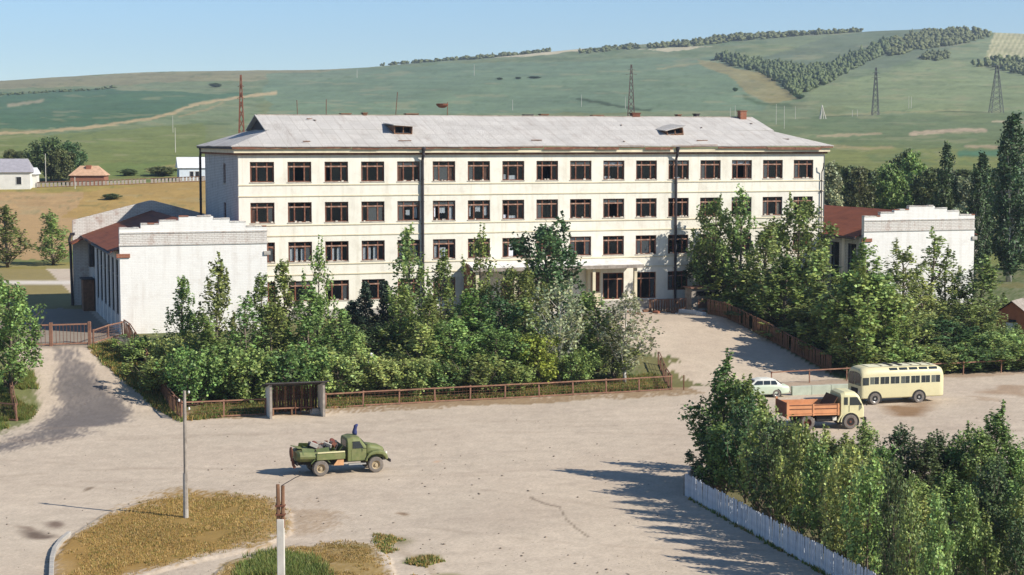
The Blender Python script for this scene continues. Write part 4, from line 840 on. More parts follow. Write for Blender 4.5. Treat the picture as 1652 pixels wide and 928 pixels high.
# woods on the far hills: too many to count
def wood(label, areas, seed):
    r = np.random.default_rng(seed); Vs = []; Fs = []; Cs = []; o = 0
    ico = bmesh.new(); bmesh.ops.create_icosphere(ico, subdivisions=1, radius=1); bv = np.array([v.co[:] for v in ico.verts]); bf = np.array([[v.index for v in f.verts] for f in ico.faces]); ico.free()
    for poly, n, h, w in areas:
        xs = [p[0] for p in poly]; ys = [p[1] for p in poly]; k = 0
        while k < n:
            qx, qy = r.uniform(min(xs), max(xs)), r.uniform(min(ys), max(ys))
            if not inpoly(np.array([qx]), np.array([qy]), poly)[0]: continue
            k += 1; p = gt(qx, qy, 400); s_ = p.y / F
            hh = h * s_ * r.uniform(.6, 1.25); ww = w * s_ * r.uniform(.6, 1.2); 
            for q in range(2):
                c = np.array([p.x + r.normal() * ww * .3, p.y + r.normal() * ww * .3, p.z + hh * (.3 + .3 * q)]); kk = 1.15 - .25 * q
                Vs.append(bv * (1 + r.normal(size=(len(bv), 1)) * .28) * np.array([ww * .62 * kk, ww * .62 * kk, hh * .36]) + c); Fs.append(bf + o); o += len(bv); Cs.append(np.full((len(bv), 3), r.uniform(.8, 1.2)))
    me = np_mesh("wood", np.concatenate(Vs), np.concatenate(Fs), LM["far"], np.concatenate(Cs)); tag(put("hillside_wood", me), label, "wood", kind="stuff")
wood("dark belt of trees running down the hillside gully beside the ochre slope", [([(1150, 96), (1170, 92), (1240, 104), (1300, 112), (1330, 108), (1345, 120), (1300, 152), (1285, 158), (1262, 138), (1228, 118), (1180, 106)], 620, 11, 6.2), ([(1290, 118), (1340, 106), (1420, 74), (1440, 66), (1450, 78), (1400, 100), (1350, 128), (1300, 150)], 400, 11, 6.6)], 301)
wood("dark wood spread over the upper right hillside below the summit", [([(1420, 84), (1440, 66), (1500, 52), (1560, 50), (1600, 58), (1560, 70), (1480, 82), (1440, 92)], 480, 9, 6.4)], 302)
wood("small dark copse alone on the green slope below the upper wood", [([(1484, 96), (1500, 88), (1525, 87), (1530, 95), (1510, 99)], 80, 8, 6)], 303)
wood("dark copse below the ploughed striped field beside the lattice pylon", [([(1562, 106), (1590, 100), (1652, 98), (1800, 98), (1800, 120), (1652, 122), (1600, 110)], 300, 11, 6.6)], 304)
wood("broken low hedge line across the dark green field on the far slope", [([(0, 153), (60, 149), (140, 145), (190, 140), (190, 142), (140, 147), (60, 151), (0, 155)], 60, 3.2, 5)], 306)
wood("thin line of trees along the far skyline ridge", [([(595, 104), (680, 98), (760, 92), (860, 80), (900, 76), (860, 84), (770, 96), (680, 102)], 150, 6, 6), ([(1032, 79), (1100, 70), (1200, 58), (1300, 53), (1392, 49), (1392, 52), (1300, 58), (1200, 66), (1110, 76)], 330, 8, 7), ([(930, 84), (1030, 72), (1035, 78), (940, 88)], 70, 5, 6)], 305)
# foreground thicket behind the white paling
NG = "thicket behind the white paling fence"
def ntree(kind, px, yb, yt, w, lb, nm="thicket_bush", cat="bush", var=None):
    p = gp(px, yb); H = at(px, yt, p.y).z
    plant(nm, kind, p.x, p.y, H, w * p.y / F, lb, NG, cat, var=var)
LT = "leafy upright sapling deep inside the thicket behind the white paling fence"
ntree("near_poplar", 1163, 782, 566, 96, "tallest leafy young poplar at the corner of the white paling fence", "young_poplar", "tree", 0)
ntree("near_poplar", 1200, 790, 604, 90, "second young poplar beside the tallest one at the paling corner", "young_poplar", "tree", 2)
ntree("near_poplar", 1606, 800, 648, 84, "tall dark young poplar standing out of the thicket's far right side", "young_poplar", "tree", 0)
rb_ = random.Random(33)
ntree("near_poplar", 1186, 764, 606, 80, "third young poplar behind the tallest one at the paling corner", "young_poplar", "tree", 1)
PAL_ROW = [(1150, 796, 680), (1172, 803, 672), (1196, 812, 646), (1222, 828, 656), (1246, 846, 668), (1268, 860, 676), (1292, 876, 690), (1318, 896, 704), (1345, 912, 716), (1372, 930, 722), (1402, 948, 738), (1436, 966, 748), (1470, 990, 770), (1510, 1010, 800)]
EDGE_ROW = [(1240, 788, 664), (1270, 792, 680), (1300, 794, 690), (1332, 798, 700), (1362, 800, 704), (1398, 790, 676), (1424, 802, 706), (1458, 792, 682), (1488, 806, 716), (1516, 800, 690), (1540, 802, 700), (1562, 800, 680), (1586, 808, 700), (1630, 806, 716), (1654, 800, 722)]
MID_ROW = [(1290, 830, 720), (1330, 846, 722), (1370, 850, 728), (1408, 846, 724), (1446, 852, 726), (1486, 850, 730), (1524, 846, 722), (1562, 852, 740), (1600, 850, 736), (1642, 852, 752), (1390, 884, 748), (1432, 892, 752), (1476, 896, 750), (1520, 892, 752), (1562, 900, 764), (1606, 896, 760), (1648, 900, 742), (1460, 930, 784), (1508, 936, 788), (1556, 940, 796), (1604, 936, 790), (1650, 945, 776), (1540, 984, 838), (1596, 990, 840), (1648, 996, 820)]
for row, lb in ((PAL_ROW, "leafy upright sapling growing right against the white paling fence"), (EDGE_ROW, "leafy upright sapling on the thicket's edge facing the parked dump truck and bus"), (MID_ROW, LT)):
    for px, yb, yt in row:
        ntree("near_bush", px + rb_.uniform(-8, 8), yb, yt + (rb_.uniform(-16, 52) if row is MID_ROW else rb_.uniform(-14, 18)), rb_.uniform(46, 74), lb, "thicket_sapling", "sapling")

# ------------------------------------------------------------------ fences and gates
M_MESHW = pm("rusty_wire", srgb(112, 78, 60), 0.9, 0.3, 3.0)
def fence(name, label, pts, height=1.25, step=3.3, slat=0.0, slat_mat=None, post_mat=None, rail_mat=None, wires=True, cat="fence", group=None, rails=(1.0, .12), post=.11):
    """posts, rails, and wires or slats along a ground line; pts in world xy"""
    p0 = Vector((pts[0][0], pts[0][1], hz(*pts[0]))); f = empty(name, p0); tag(f, label, cat, group); rr = random.Random(len(name) + int(pts[0][0] * 10))
    Pm, Rm = post_mat or M_WOODR, rail_mat or M_WOODR
    for (xa, ya), (xb, yb) in zip(pts[:-1], pts[1:]):
        L = math.hypot(xb - xa, yb - ya); n = max(1, round(L / step)); ang = math.atan2(yb - ya, xb - xa)
        G = []
        for i in range(n + 1):
            x, y = xa + (xb - xa) * i / n, ya + (yb - ya) * i / n; G.append(Vector((x, y, hz(x, y))) - p0)
        for i, g in enumerate(G):
            if i == n and (xb, yb) != tuple(pts[-1]): continue
            MB().box(-post / 2, post / 2, -post / 2, post / 2, -.3, height + rr.uniform(-.03, .05)).build("post", Pm, f, g, (R(rr.uniform(-2, 2)), R(rr.uniform(-2, 2)), ang))
        for a, b in zip(G[:-1], G[1:]):
            nrm = Vector((math.sin(ang), -math.cos(ang), 0)) * (post / 2 + .03)
            for q in rails:
                j = rr.uniform(-.03, .03)
                MB().bar(a + nrm + Vector((0, 0, height * q - .05 + j)), b + nrm + Vector((0, 0, height * q - .05 + j * .3)), .05, .10).build("rail", Rm, f)
            if wires:
                m = MB()
                for q in (.3, .48, .66, .84): m.tube([a + Vector((0, 0, height * q)), (a + b) / 2 + Vector((0, 0, height * q - .02)), b + Vector((0, 0, height * q))], .012, 4, False)
                k = int((b - a).length / .3)
                for i in range(1, k): c = a + (b - a) * i / k; m.tube([c + Vector((0, 0, .12)), c + Vector((0, 0, height * .95))], .010, 4, False)
                m.build("wire_mesh", M_MESHW, f)
            if slat:
                k = int((b - a).length / slat)
                me = MB().box(-slat * .36, slat * .36, -.012, .012, .06, height - .06).mesh("slat", slat_mat or M_WOODR)
                for i in range(k):
                    c = a + (b - a) * (i + .5) / k
                    if rr.random() < .05: continue
                    put("slat", me, f, c - nrm * .6, (R(rr.uniform(-2, 2)), R(rr.uniform(-2.5, 2.5)), ang), (1, 1, rr.uniform(.94, 1.03)))
    return f
W_ = lambda px, py, z=0.0: tuple(gp(px, py, z)[:2])
A = uv2w(-13.4, -37.7); Bq = uv2w(-14.2, -8.3)
fence("lane_fence", "brown slatted fence running up the lane from the road corner to the white wing", [A, Bq], 1.35, 3.2, slat=.24, slat_mat=M_WOODB, wires=False)
fence("roadside_fence", "rust-red post and rail wire fence from the lane corner to the bus shelter", [A, W_(428, 670)], 1.3, 3.4)
fence("roadside_fence", "long rust-red post and rail wire fence from the bus shelter to the school drive", [W_(526, 659), W_(1083, 629)], 1.2, 3.0)
fence("drive_fence", "short rust-red fence return with wire mesh at the drive's left corner", [W_(1083, 629), W_(1062, 606)], 1.2, 1.6)
fence("drive_fence", "dark brown slatted fence along the drive in front of the right grove", [uv2w(44.2, -31.5), uv2w(43.4, -8.2)], 1.5, 3.2, slat=.26, slat_mat=M_WOODB, wires=False)
fence("drive_fence", "short brown slatted fence beside the school entrance at the drive's head", [uv2w(42.6, -4.6), uv2w(38.8, -4.0)], 1.3, 2.0, slat=.26, slat_mat=M_WOODB, wires=False)
fence("roadside_rail", "rust-red horizontal rail fence on thin posts behind the pale green car", [uv2w(36.4, -35.4), uv2w(47.2, -35.3)], 1.15, 3.6, wires=False, rails=(1.0,), post=.08)
fence("roadside_rail", "rust-red rail fence running on behind the bus towards the brick hut", [uv2w(47.4, -35.3), uv2w(75, -35.0)], 1.15, 4.2, wires=False, rails=(1.0,), post=.08)
MB().box(-.04, .04, -.04, .04, -.2, 1.25).build("gate_post", M_RUSTM, None, (*W_(1103, 629), -.02)); tag(bpy.data.objects["gate_post"], "single thin dark post standing in the mouth of the school drive", "post")
G0 = uv2w(-24.6, -13.2); G1 = uv2w(-20.9, -13.3); G2 = uv2w(-17.7, -13.5)
def gate_leaf(a, b, label, h=1.85, hung=True):
    p0 = Vector((a[0], a[1], hz(*a))); g = empty("lane_gate", p0); tag(g, label, "gate", "gates across the lane"); d = Vector((b[0], b[1], hz(*b))) - p0
    Z = Vector((0, 0, 1))
    for q in ((0, 1) if hung else (1,)): MB().bar(d * q - Z * .2, d * q + Z * (h + .15), .24, .24).build("gate_post", M_WOODR, g)
    for z in (.15, h - .05): MB().bar(d * .04 + Z * z, d * .96 + Z * z, .07, .12).build("gate_rail", M_WOODR, g)
    for i in range(1, 11): MB().bar(d * (.04 + .092 * i) + Z * .2, d * (.04 + .092 * i) + Z * (h - .1), .035).build("gate_bar", M_RUSTM, g)
gate_leaf(G0, G1, "barred lane gate leaf half hidden behind the large roadside tree"); gate_leaf(G1, G2, "red framed barred gate leaf standing clear across the lane beside the white wing", hung=False)
fence("yard_fence", "low rust-red wire fence between the lane gate and the white wing's corner", [uv2w(-17.4, -13.4), uv2w(-14.4, -8.6)], 1.25, 3.0)
fence("verge_fence", "rust-red fence stub under the large roadside tree on the left verge", [W_(-40, 676), W_(27, 680)], 1.3, 2.6)
fence("verge_fence", "brown slatted fence running back under the large roadside tree", [W_(27, 680), uv2w(-25.0, -26)], 1.3, 2.6, slat=.3, slat_mat=M_WOODB, wires=False)
# white paling
M_PALE = [pm("white_paling_" + "abc"[k], srgb(*c), .85, .18, 3.0, dirt=srgb(140, 134, 128), dirt_amt=.55, dscale=1.6) for k, c in enumerate(((198, 200, 204), (186, 189, 194), (206, 206, 206)))]
def paling(label, a, b, h):
    p0 = Vector((a[0], a[1], 0)); f = empty("paling_fence", (a[0], a[1], hz(*a))); tag(f, label, "fence", "white paling fences"); d = Vector((b[0] - a[0], b[1] - a[1], 0)); L = d.length; ang = math.atan2(d.y, d.x); u = d / L; rr = random.Random(4)
    n = int(L / .165); nr = Vector((u.y, -u.x, 0))
    mes = [MB().prism([(-.073, 0), (.073, 0), (.073, h - .03), (.03, h), (-.04, h - .01), (-.073, h - .05)], -.012, .012).mesh("paling", m) for m in M_PALE]
    for i in range(n): put("paling", rr.choice(mes), f, u * (i + .5) * .165 + Vector((0, 0, .03 + rr.uniform(-.03, .03))), (R(rr.uniform(-1.5, 1.5)), R(rr.uniform(-2.2, 2.2)), ang), (1, 1, rr.uniform(.95, 1.04)))
    for z in (.35, h - .3): MB().bar(-nr * .05 + Vector((0, 0, z)), u * L - nr * .05 + Vector((0, 0, z)), .05, .09).build("rail", M_WOODG, f)
    for i in range(int(L / 2.6) + 1): c = u * min(i * 2.6, L) - nr * .13; MB().box(-.06, .06, -.06, .06, -.3, h - .1).build("post", M_WOODG, f, c, (0, 0, ang))
pa = W_(1105, 800); pb = W_(1270, 893); dd = Vector((pb[0] - pa[0], pb[1] - pa[1])).normalized()
paling("long white weathered paling fence along the thicket beside the sandy square", pa, (pa[0] + dd.x * 33, pa[1] + dd.y * 33), 1.32)
paling("short return of white weathered paling fence running back from the thicket's corner", (pa[0] + .12, pa[1] + .1), W_(1134, 776), 1.32)

# ------------------------------------------------------------------ bus shelter
sc_ = gp(436, 676); se = gp(524, 672); sd = se - sc_; sang = math.atan2(sd.y, sd.x); SWd = sd.length
sh = empty("bus_shelter", (sc_.x, sc_.y, hz(sc_.x, sc_.y)), sang); tag(sh, "small open roadside bus shelter with white side walls and dark felt roof", "bus shelter")
for xq in (0.0, SWd - .12):
    MB().prism([(0, -.1), (0, 2.55), (2.3, 2.05), (2.3, -.1)], xq, xq + .12, 'x').build("side_wall", M_WHITE, sh)
    MB().box(xq - .03, xq + .15, -.08, -.001, -.1, 2.58).build("corner_post", M_WOODG, sh)
M_SHED = pm('shade_dark_boards', srgb(70, 50, 40), .9, .3, 3.0)  # boards coloured darker to stand for the shade inside the shelter
for i in range(int((SWd - .3) / .21)):
    q = .15 + i * .21; MB().box(q, q + .17, 2.20, 2.23, .1 + random.uniform(0, .25), 2.1).build("back_board", M_SHED if i % 3 else M_WOODB, sh)
MB().add([(-.35, -.35, 2.66), (SWd + .3, -.35, 2.66), (SWd + .3, 2.6, 2.06), (-.35, 2.6, 2.06), (-.35, -.35, 2.74), (SWd + .3, -.35, 2.74), (SWd + .3, 2.6, 2.14), (-.35, 2.6, 2.14)], [(3, 2, 1, 0), (4, 5, 6, 7), (0, 1, 5, 4), (1, 2, 6, 5), (2, 3, 7, 6), (3, 0, 4, 7)]).build("roof", M_BITUM, sh)
MB().box(.2, SWd - .6, 1.35, 1.75, .5, .57).build("bench", M_WOODR, sh)
for q in (.4, 1.8, SWd - .9): MB().box(q, q + .1, 1.4, 1.7, 0, .5).build("bench_leg", M_WOODB, sh)
for q in (2.1, 2.5, 2.9, 3.3): MB().tube([(q, 1.3, .05), (q + .02, 1.3, 1.1)], .03, 5).build("rail_bar", M_RUSTM, sh)
cb = MB().loft([[(math.cos(k) * .5 * s_ + .2 * s_, math.sin(k) * .28 * s_, z) for k in np.linspace(0, 5.6, 9)] for z, s_ in ((0, 1), (.25, .9), (.42, .55))]).build("rubble_lump", M_CONC, None, gp(505, 668)); tag(cb, "grey rubble lump on the ground inside the bus shelter", "rubble")

# ------------------------------------------------------------------ poles, pylons and wires
M_POLEW = pm("pale_pole", srgb(190, 184, 172), .9, .2, 2.0)
def pole(px, yb, yt, name, label):
    p = gp(px, yb); h = at(px, yt, p.y).z; o = empty(name, (p.x, p.y, hz(p.x, p.y))); tag(o, label, "pole")
    MB().tube([(0, 0, -.3), (0, 0, h * .36)], [.15, .13], 8).build("concrete_foot", M_CONC, o)
    MB().tube([(.02, -.02, .6), (.03, -.02, h)], [.12, .085], 8).build("timber_mast", M_WOODG, o)
    for z in (.25, .7, 1.15):
        s = -1 if z == .7 else 1
        MB().tube([(0, 0, h - z), (.25 * s, -.02, h - z), (.27 * s, -.02, h - z + .12)], .018, 5).build("bracket", M_RUSTM, o); MB().lathe([(0, 0), (.05, .02), (.055, .1), (.03, .15), (0, .16)], 8, 'z', (.27 * s, -.02, h - z + .1)).build("insulator", M_WHITE, o)
    return o
pole(300, 838, 630, "utility_pole", "tall grey timber utility pole with insulators standing on the dry grass island")
p2x, p2y = ray(452, 782)[0] * 66, 66.0; h2 = at(452, 782, 66).z
o = empty("utility_pole", (p2x, p2y, hz(p2x, p2y))); tag(o, "pale concrete pole with a dark split timber top and one bracket, by green weeds", "pole")
MB().box(-.14, .14, -.12, .12, -.3, h2 - 1.35).build("concrete_foot", M_POLEW, o, bevel=.02)
for s, hh in ((-.075, .0), (.085, -.05)): MB().tube([(s, -.0, h2 - 1.7), (s * 1.2, 0, h2 + hh)], [.085, .07], 7).build("timber_mast", M_WOODB, o)
for z in (1.2, .85): MB().box(-.19, .19, -.14, .14, h2 - z, h2 - z + .05).build("iron_clamp", M_RUSTM, o)
MB().tube([(.05, 0, h2 - .05), (.55, .2, h2 + .22), (.8, .3, h2 + .32)], .018, 5).build("bracket", M_PIPE, o)
def lattice(px, yb, yt, wpx, arms, label, mat, Y=None):
    p = gt(px, yb, 400) if Y is None else Vector((ray(px, yb)[0] * Y, Y, hz(ray(px, yb)[0] * Y, Y)))
    top = at(px, yt, p.y).z; h = top - p.z; s = p.y / F; w = wpx * s / 2; t = max(.12, .55 * s); o = empty("lattice_pylon", p); tag(o, label, "pylon", "lattice pylons on the hillside")
    n = 9; c4 = ((-1, -1), (1, -1), (1, 1), (-1, 1)); ww = lambda q: w * (1 - .86 * q)
    for a, b in c4: MB().tube([(a * ww(0), b * ww(0), -1), (a * ww(1), b * ww(1), h)], t, 4).build("leg", mat, o)
    m = MB()
    for k in range(n):
        q0, q1 = 1 - (1 - k / n) ** 1.1, 1 - (1 - (k + 1) / n) ** 1.1
        for i in range(4):
            a, b = c4[i], c4[(i + 1) % 4]
            m.tube([(a[0] * ww(q0), a[1] * ww(q0), q0 * h), (b[0] * ww(q1), b[1] * ww(q1), q1 * h)], t * .55, 3, False); m.tube([(b[0] * ww(q0), b[1] * ww(q0), q0 * h), (a[0] * ww(q1), a[1] * ww(q1), q1 * h)], t * .55, 3, False)
    m.build("bracing", mat, o)
    for q, l in arms: MB().tube([(-l * s, 0, q * h), (0, 0, q * h + .4), (l * s, 0, q * h)], t * .7, 4).build("cross_arm", mat, o)
M_PYL = pm("grey_pylon_steel", srgb(92, 92, 92), .7, .2); M_PYLR = pm("rusty_pylon_steel", srgb(128, 78, 56), .8, .2); M_PYLB = pm("brown_pylon_steel", srgb(98, 70, 60), .8, .2)
lattice(390, 240, 121, 11, ((.72, 6), (.86, 5)), "rust-brown lattice mast rising behind the left end of the grey roof", M_PYLR, Y=420)
lattice(1018, 196, 104, 12, ((.82, 9), (.9, 6)), "dark brown lattice pylon rising behind the middle of the grey roof", M_PYLB)
lattice(1412, 186, 109, 11, ((.78, 8), (.88, 6)), "slim grey lattice pylon on the green slope below the gully wood", M_PYL)
lattice(1607, 182, 106, 20, ((.9, 12), (.99, 10)), "broad grey lattice pylon below the ploughed striped field", M_PYL)
for px, yb, yt in ((279, 214, 187), (283, 246, 206), (1252, 201, 168), (1265, 208, 171), (1283, 192, 172), (1186, 188, 170), (1178, 190, 174), (938, 172, 153), (1009, 176, 156), (1375, 188, 178), (1383, 188, 177), (1415, 186, 181), (1466, 175, 155), (1470, 175, 156), (576, 126, 112), (765, 122, 104), (827, 178, 161), (74, 296, 248), (121, 305, 286), (1376, 334, 300)):
    p = gt(px, yb, 230); h = at(px, yt, p.y).z - p.z
    tag(MB().tube([(0, 0, -.5), (0, 0, h)], [max(.10, .40 * p.y / F), max(.07, .26 * p.y / F)], 6).build("line_pole", M_POLEW, None, p), "thin pale power line pole standing far off on the slope", "pole", "distant line poles")
p = gt(1326, 192, 400); s = p.y / F; h = 22 * s; o = empty("triangulation_tripod", p); tag(o, "white timber survey tripod on the green slope behind the roof's right end", "tripod")
for a in (0, 2.1, 4.2, 1.0): MB().tube([(math.cos(a) * 6.5 * s, math.sin(a) * 6.5 * s, -.3), (0, 0, h)], [.9 * s, .6 * s], 5).build("leg", M_POLEW, o)

# ------------------------------------------------------------------ houses
def house(px, yb, Wd, Dp, Hw, Hr, rz, label, wm, rm, wins_, ridge='x', chim=None, mat_w=M_DARK, hip=.0):
    p = gt(px, yb, 230); o = empty("village_house", (p.x, p.y, p.z), rz); tag(o, label, "house")
    MB().box(-Wd / 2, Wd / 2, 0, Dp, -1.5, Hw).build("wall", wm, o)
    e = .35; h0 = Hw; m = MB(); a, b = -Wd / 2 - e, Wd / 2 + e; c, d = -e, Dp + e; k = hip * Wd
    if ridge == 'x':
        m.add([(a, c, h0), (b, c, h0), (b, d, h0), (a, d, h0), (a + k, (c + d) / 2, h0 + Hr), (b - k, (c + d) / 2, h0 + Hr)], [(0, 1, 5, 4), (2, 3, 4, 5), (1, 2, 5), (3, 0, 4), (3, 2, 1, 0)])
    else:
        m.add([(a, c, h0), (b, c, h0), (b, d, h0), (a, d, h0), ((a + b) / 2, c, h0 + Hr), ((a + b) / 2, d, h0 + Hr)], [(1, 2, 5, 4), (3, 0, 4, 5), (0, 1, 4), (2, 3, 5), (3, 2, 1, 0)])
    r_ = m.build("roof", rm, o)
    for x, z0, w, h in wins_:
        f = MB().box(x - w / 2 - .1, x + w / 2 + .1, -.06, -.002, z0 - .1, z0 + h + .1).build("window", M_WHITE, o); MB().box(x - w / 2, x + w / 2, -.09, -.062, z0, z0 + h).build("pane", M_GLASS2 if mat_w is None else mat_w, f)
    if chim: MB().box(chim[0] - .5, chim[0] + .5, Dp * .3, Dp * .3 + 1.0, h0 + .3, h0 + Hr + chim[1]).build("chimney", M_REDB, r_)
    return o
M_WW = pm("limewash", srgb(212, 208, 198), .9, .1, .8); M_GREYR = pm("grey_house_roof", srgb(150, 146, 150), .8, .15, 1.5); M_PINKR = pm("pale_tile_roof", srgb(186, 150, 120), .85, .2, 1.5); M_BLUEW = pm("pale_blue_wall", srgb(196, 204, 208), .85, .1, 1.0); M_LTR = pm("light_sheet_roof", srgb(206, 206, 204), .6, .1, 1.0)
house(12, 306, 8.6, 6, 3.3, 2.6, R(8), "white limewashed house with grey hipped roof at the village edge", M_WW, M_GREYR, [(-2.6, 1.0, .9, 1.4), (2.2, 1.0, .9, 1.4)], hip=.12)
house(50, 303, 2.2, 4, 2.6, 1.3, R(8), "narrow white lean-to annexe beside the grey roofed house", M_WW, M_LTR, [], hip=.2)
house(141, 299, 6.6, 6, 1.9, 1.9, R(5), "low red brick house with pale hipped roof and brick chimney", M_REDB, M_PINKR, [], chim=(0, .1), hip=.28)
house(312, 292, 5.6, 6, 2.6, 2.2, R(15), "small pale blue-white house with light sheet roof behind the school's left end", M_BLUEW, M_LTR, [(-.3, .9, .7, 1.0), (.8, .9, .7, 1.0)])
fence("garden_fence", "weathered brown plank fence round the village gardens", [tuple(gt(60, 303, 230)[:2]), tuple(gt(165, 300, 230)[:2]), tuple(gt(330, 293, 230)[:2])], 1.1, 5.0, slat=.7, slat_mat=M_WOODG, wires=False, post_mat=M_WOODB, rail_mat=M_WOODB)
# brick hut beyond the hedge at the right
hx, hy_ = colv(1634, -24); hg = hz(hx, hy_); ht = empty("brick_hut", (hx, hy_, hg), R(-32)); tag(ht, "small orange brick hut with pitched roof and white hatch, right of the grove", "hut")
MB().prism([(-1.5, -.5), (-1.5, 2.6), (0, 3.7), (1.5, 2.6), (1.5, -.5)], 0, 3.2).build("wall", pm("orange_brick_paint", srgb(176, 104, 70), .85, .2, 2.0), ht)
MB().add([(-1.9, -.4, 2.45), (0, -.4, 3.85), (0, 3.6, 3.85), (-1.9, 3.6, 2.45), (1.9, -.4, 2.45), (1.9, 3.6, 2.45)], [(0, 1, 2, 3), (1, 4, 5, 2)]).build("roof", M_WOODG, ht)
MB().box(-.55, .55, -.08, -.002, .0, 1.7).build("hatch", M_WHITE, ht); MB().box(-.3, .4, -.1, -.002, 1.75, 2.0).build("vent", M_DARK, ht); MB().box(1.4, 1.55, -.06, .1, -.5, 2.6).build("corner_post", M_WHITE, ht)
# small kiosk behind the drive fence, stuff by the entrance
kx, ky = uv2w(44.6, -4.4); kk = empty("garden_kiosk", (kx, ky, hz(kx, ky)), TH); tag(kk, "weathered wooden kiosk with red panels behind the fence at the drive's head", "kiosk")
MB().box(-1.3, 1.3, 0, 1.6, 0, 2.3).build("wall", M_WOODG, kk); MB().box(-1.5, 1.5, -.3, 1.8, 2.31, 2.42).build("roof", M_WOODR, kk); MB().box(-.6, 1.1, -.06, -.002, .3, 1.2).build("front_panel", M_WOODR, kk); MB().box(-.8, .9, -.05, -.002, 1.5, 2.0).build("hatch", M_DARK, kk)
for i, (u, v, l) in enumerate(((42.2, -6.2, 2.6), (42.4, -8.6, 1.0))): tag(MB().box(-l / 2, l / 2, -.25, .25, 0, .35).build("kerb_block", M_WHITE, None, (*uv2w(u, v), hz(*uv2w(u, v)) - .05), (0, 0, TH - 1.25), bevel=.03), ["long white painted block lying along the drive by the fence", "short white painted block lying along the drive by the fence"][i], "block")
st_ = gp(598, 572, 1.0); sx_, sy_ = colv(598, -30); sg = hz(sx_, sy_); sb = empty("garden_bust", (sx_, sy_, sg)); tag(sb, "small white plaster bust on a plinth among the grove's shrubs", "bust")
MB().box(-.25, .25, -.25, .25, -.2, at(598, 583, sy_).z - sg).build("plinth", M_WHITE, sb); MB().lathe([(0, 0), (.3, .02), (.34, .18), (.12, .3), (.17, .42), (.18, .55), (.1, .68), (0, .7)], 10, 'z', (0, 0, at(598, 583, sy_).z - sg)).build("head_and_shoulders", M_WHITE, sb, smooth=True)
# kerb stones on the left of the island
kp = [(82, 950), (83, 925), (84, 905), (88, 890), (98, 876), (112, 864)]
ke = empty("island_kerb", gp(88, 890)); tag(ke, "curved white kerb of stones edging the dry grass island", "kerb")
for a, b in zip(kp[:-1], kp[1:]):
    A_, B_ = gp(*a), gp(*b); n = max(1, round((B_ - A_).length / .9))
    for i in range(n):
        q0, q1 = A_.lerp(B_, i / n + .012), A_.lerp(B_, (i + 1) / n - .012); c = ke.location
        MB().bar(Vector((q0.x, q0.y, .08)) - c, Vector((q1.x, q1.y, .08)) - c, .22, .30).build("kerb_stone", M_CONC, ke, bevel=.02)

# ------------------------------------------------------------------ vehicles
M_TYRE = pm("dusty_tyre", srgb(112, 104, 96), .95, .25, 5.0, dirt=srgb(150, 138, 124), dirt_amt=.6, dscale=3)
M_RIMC = pm("rim_dusty_beige", srgb(168, 150, 120), .7, .25, 5.0)
M_GREEN = pm("olive_green_paint", srgb(106, 112, 66), .6, .16, 2.0, dirt=srgb(150, 138, 96), dirt_amt=.5, dscale=1.6, spec=.4)
M_GREEND = pm("dark_green_paint", srgb(78, 90, 48), .6, .25, 2.5, dirt=srgb(120, 104, 76), dirt_amt=.5, dscale=2)
M_CREAM = pm("pale_yellow_paint", srgb(210, 202, 156), .5, .07, 1.5, dirt=srgb(180, 164, 120), dirt_amt=.45, dscale=1.2, spec=.4)
M_YELL = pm("bus_yellow_paint", srgb(206, 196, 154), .5, .07, 1.2, dirt=srgb(176, 156, 108), dirt_amt=.4, dscale=1.2, spec=.4)
M_BUSTOP = pm("bus_roof_paint", srgb(216, 210, 176), .55, .08, 1.2, dirt=srgb(182, 168, 128), dirt_amt=.4, dscale=1.4)
M_ORNG = pm("orange_bed_paint", srgb(204, 142, 98), .7, .12, 2.0, dirt=srgb(172, 112, 74), dirt_amt=.5, dscale=1.6)
M_ORNGI = pm("sandy_bed_floor", srgb(196, 148, 106), .9, .2, 2.0)
M_CARG = pm("pale_green_car_paint", srgb(192, 202, 178), .4, .06, 1.5, dirt=srgb(176, 178, 150), dirt_amt=.4, spec=.5)
M_CARW = pm("white_car_paint", srgb(216, 214, 200), .4, .06, 1.5, spec=.5)
M_CHAS = pm("dark_chassis", srgb(44, 42, 40), .85, .3, 3.0)
M_VGL = glass_mat("vehicle_glass", (.4, .46, .46), .3, (.035, .045, .05))
M_CHROME = pm("dull_chrome", srgb(190, 188, 182), .35, .1, metal=.6)
M_LAMP = pm("lamp_glass", srgb(210, 206, 190), .25, .05, spec=.6)
M_BLUE = pm("dark_blue_cloth", srgb(56, 62, 104), .8, .2, 3.0)
def wheel(parent, x, y, r, w, side, rim=M_RIMC):
    t = MB().lathe([(r * .56, -w / 2), (r * .92, -w / 2), (r, -w * .34), (r, w * .34), (r * .92, w / 2), (r * .56, w / 2), (r * .56, -w / 2)], 24).build("wheel", M_TYRE, parent, (x, y, r), smooth=False)
    s = side; MB().lathe([(r * .57, s * w * .48), (r * .5, s * w * .42), (r * .42, s * w * .1), (r * .2, s * w * .16), (r * .17, s * w * .5), (0, s * w * .5)], 20).build("rim", rim, t)
    return t
def arch(parent, x, y, r, w, mat=M_CHAS, name="wheel_arch", t=.07):
    pts = [(x + math.cos(a) * r, y, math.sin(a) * r) for a in np.linspace(0, math.pi, 13)]
    m = MB()
    for a, b in zip(pts[:-1], pts[1:]):
        k0 = (r + t) / r
        q = lambda p, k, yy: (x + (p[0] - x) * k, yy, p[2] * k)
        m.add([q(a, 1, y - w / 2), q(b, 1, y - w / 2), q(b, k0, y - w / 2), q(a, k0, y - w / 2), q(a, 1, y + w / 2), q(b, 1, y + w / 2), q(b, k0, y + w / 2), q(a, k0, y + w / 2)], [(0, 1, 2, 3), (7, 6, 5, 4), (0, 4, 5, 1), (3, 2, 6, 7)])
    return m.build(name, mat, parent, (0, 0, .5))
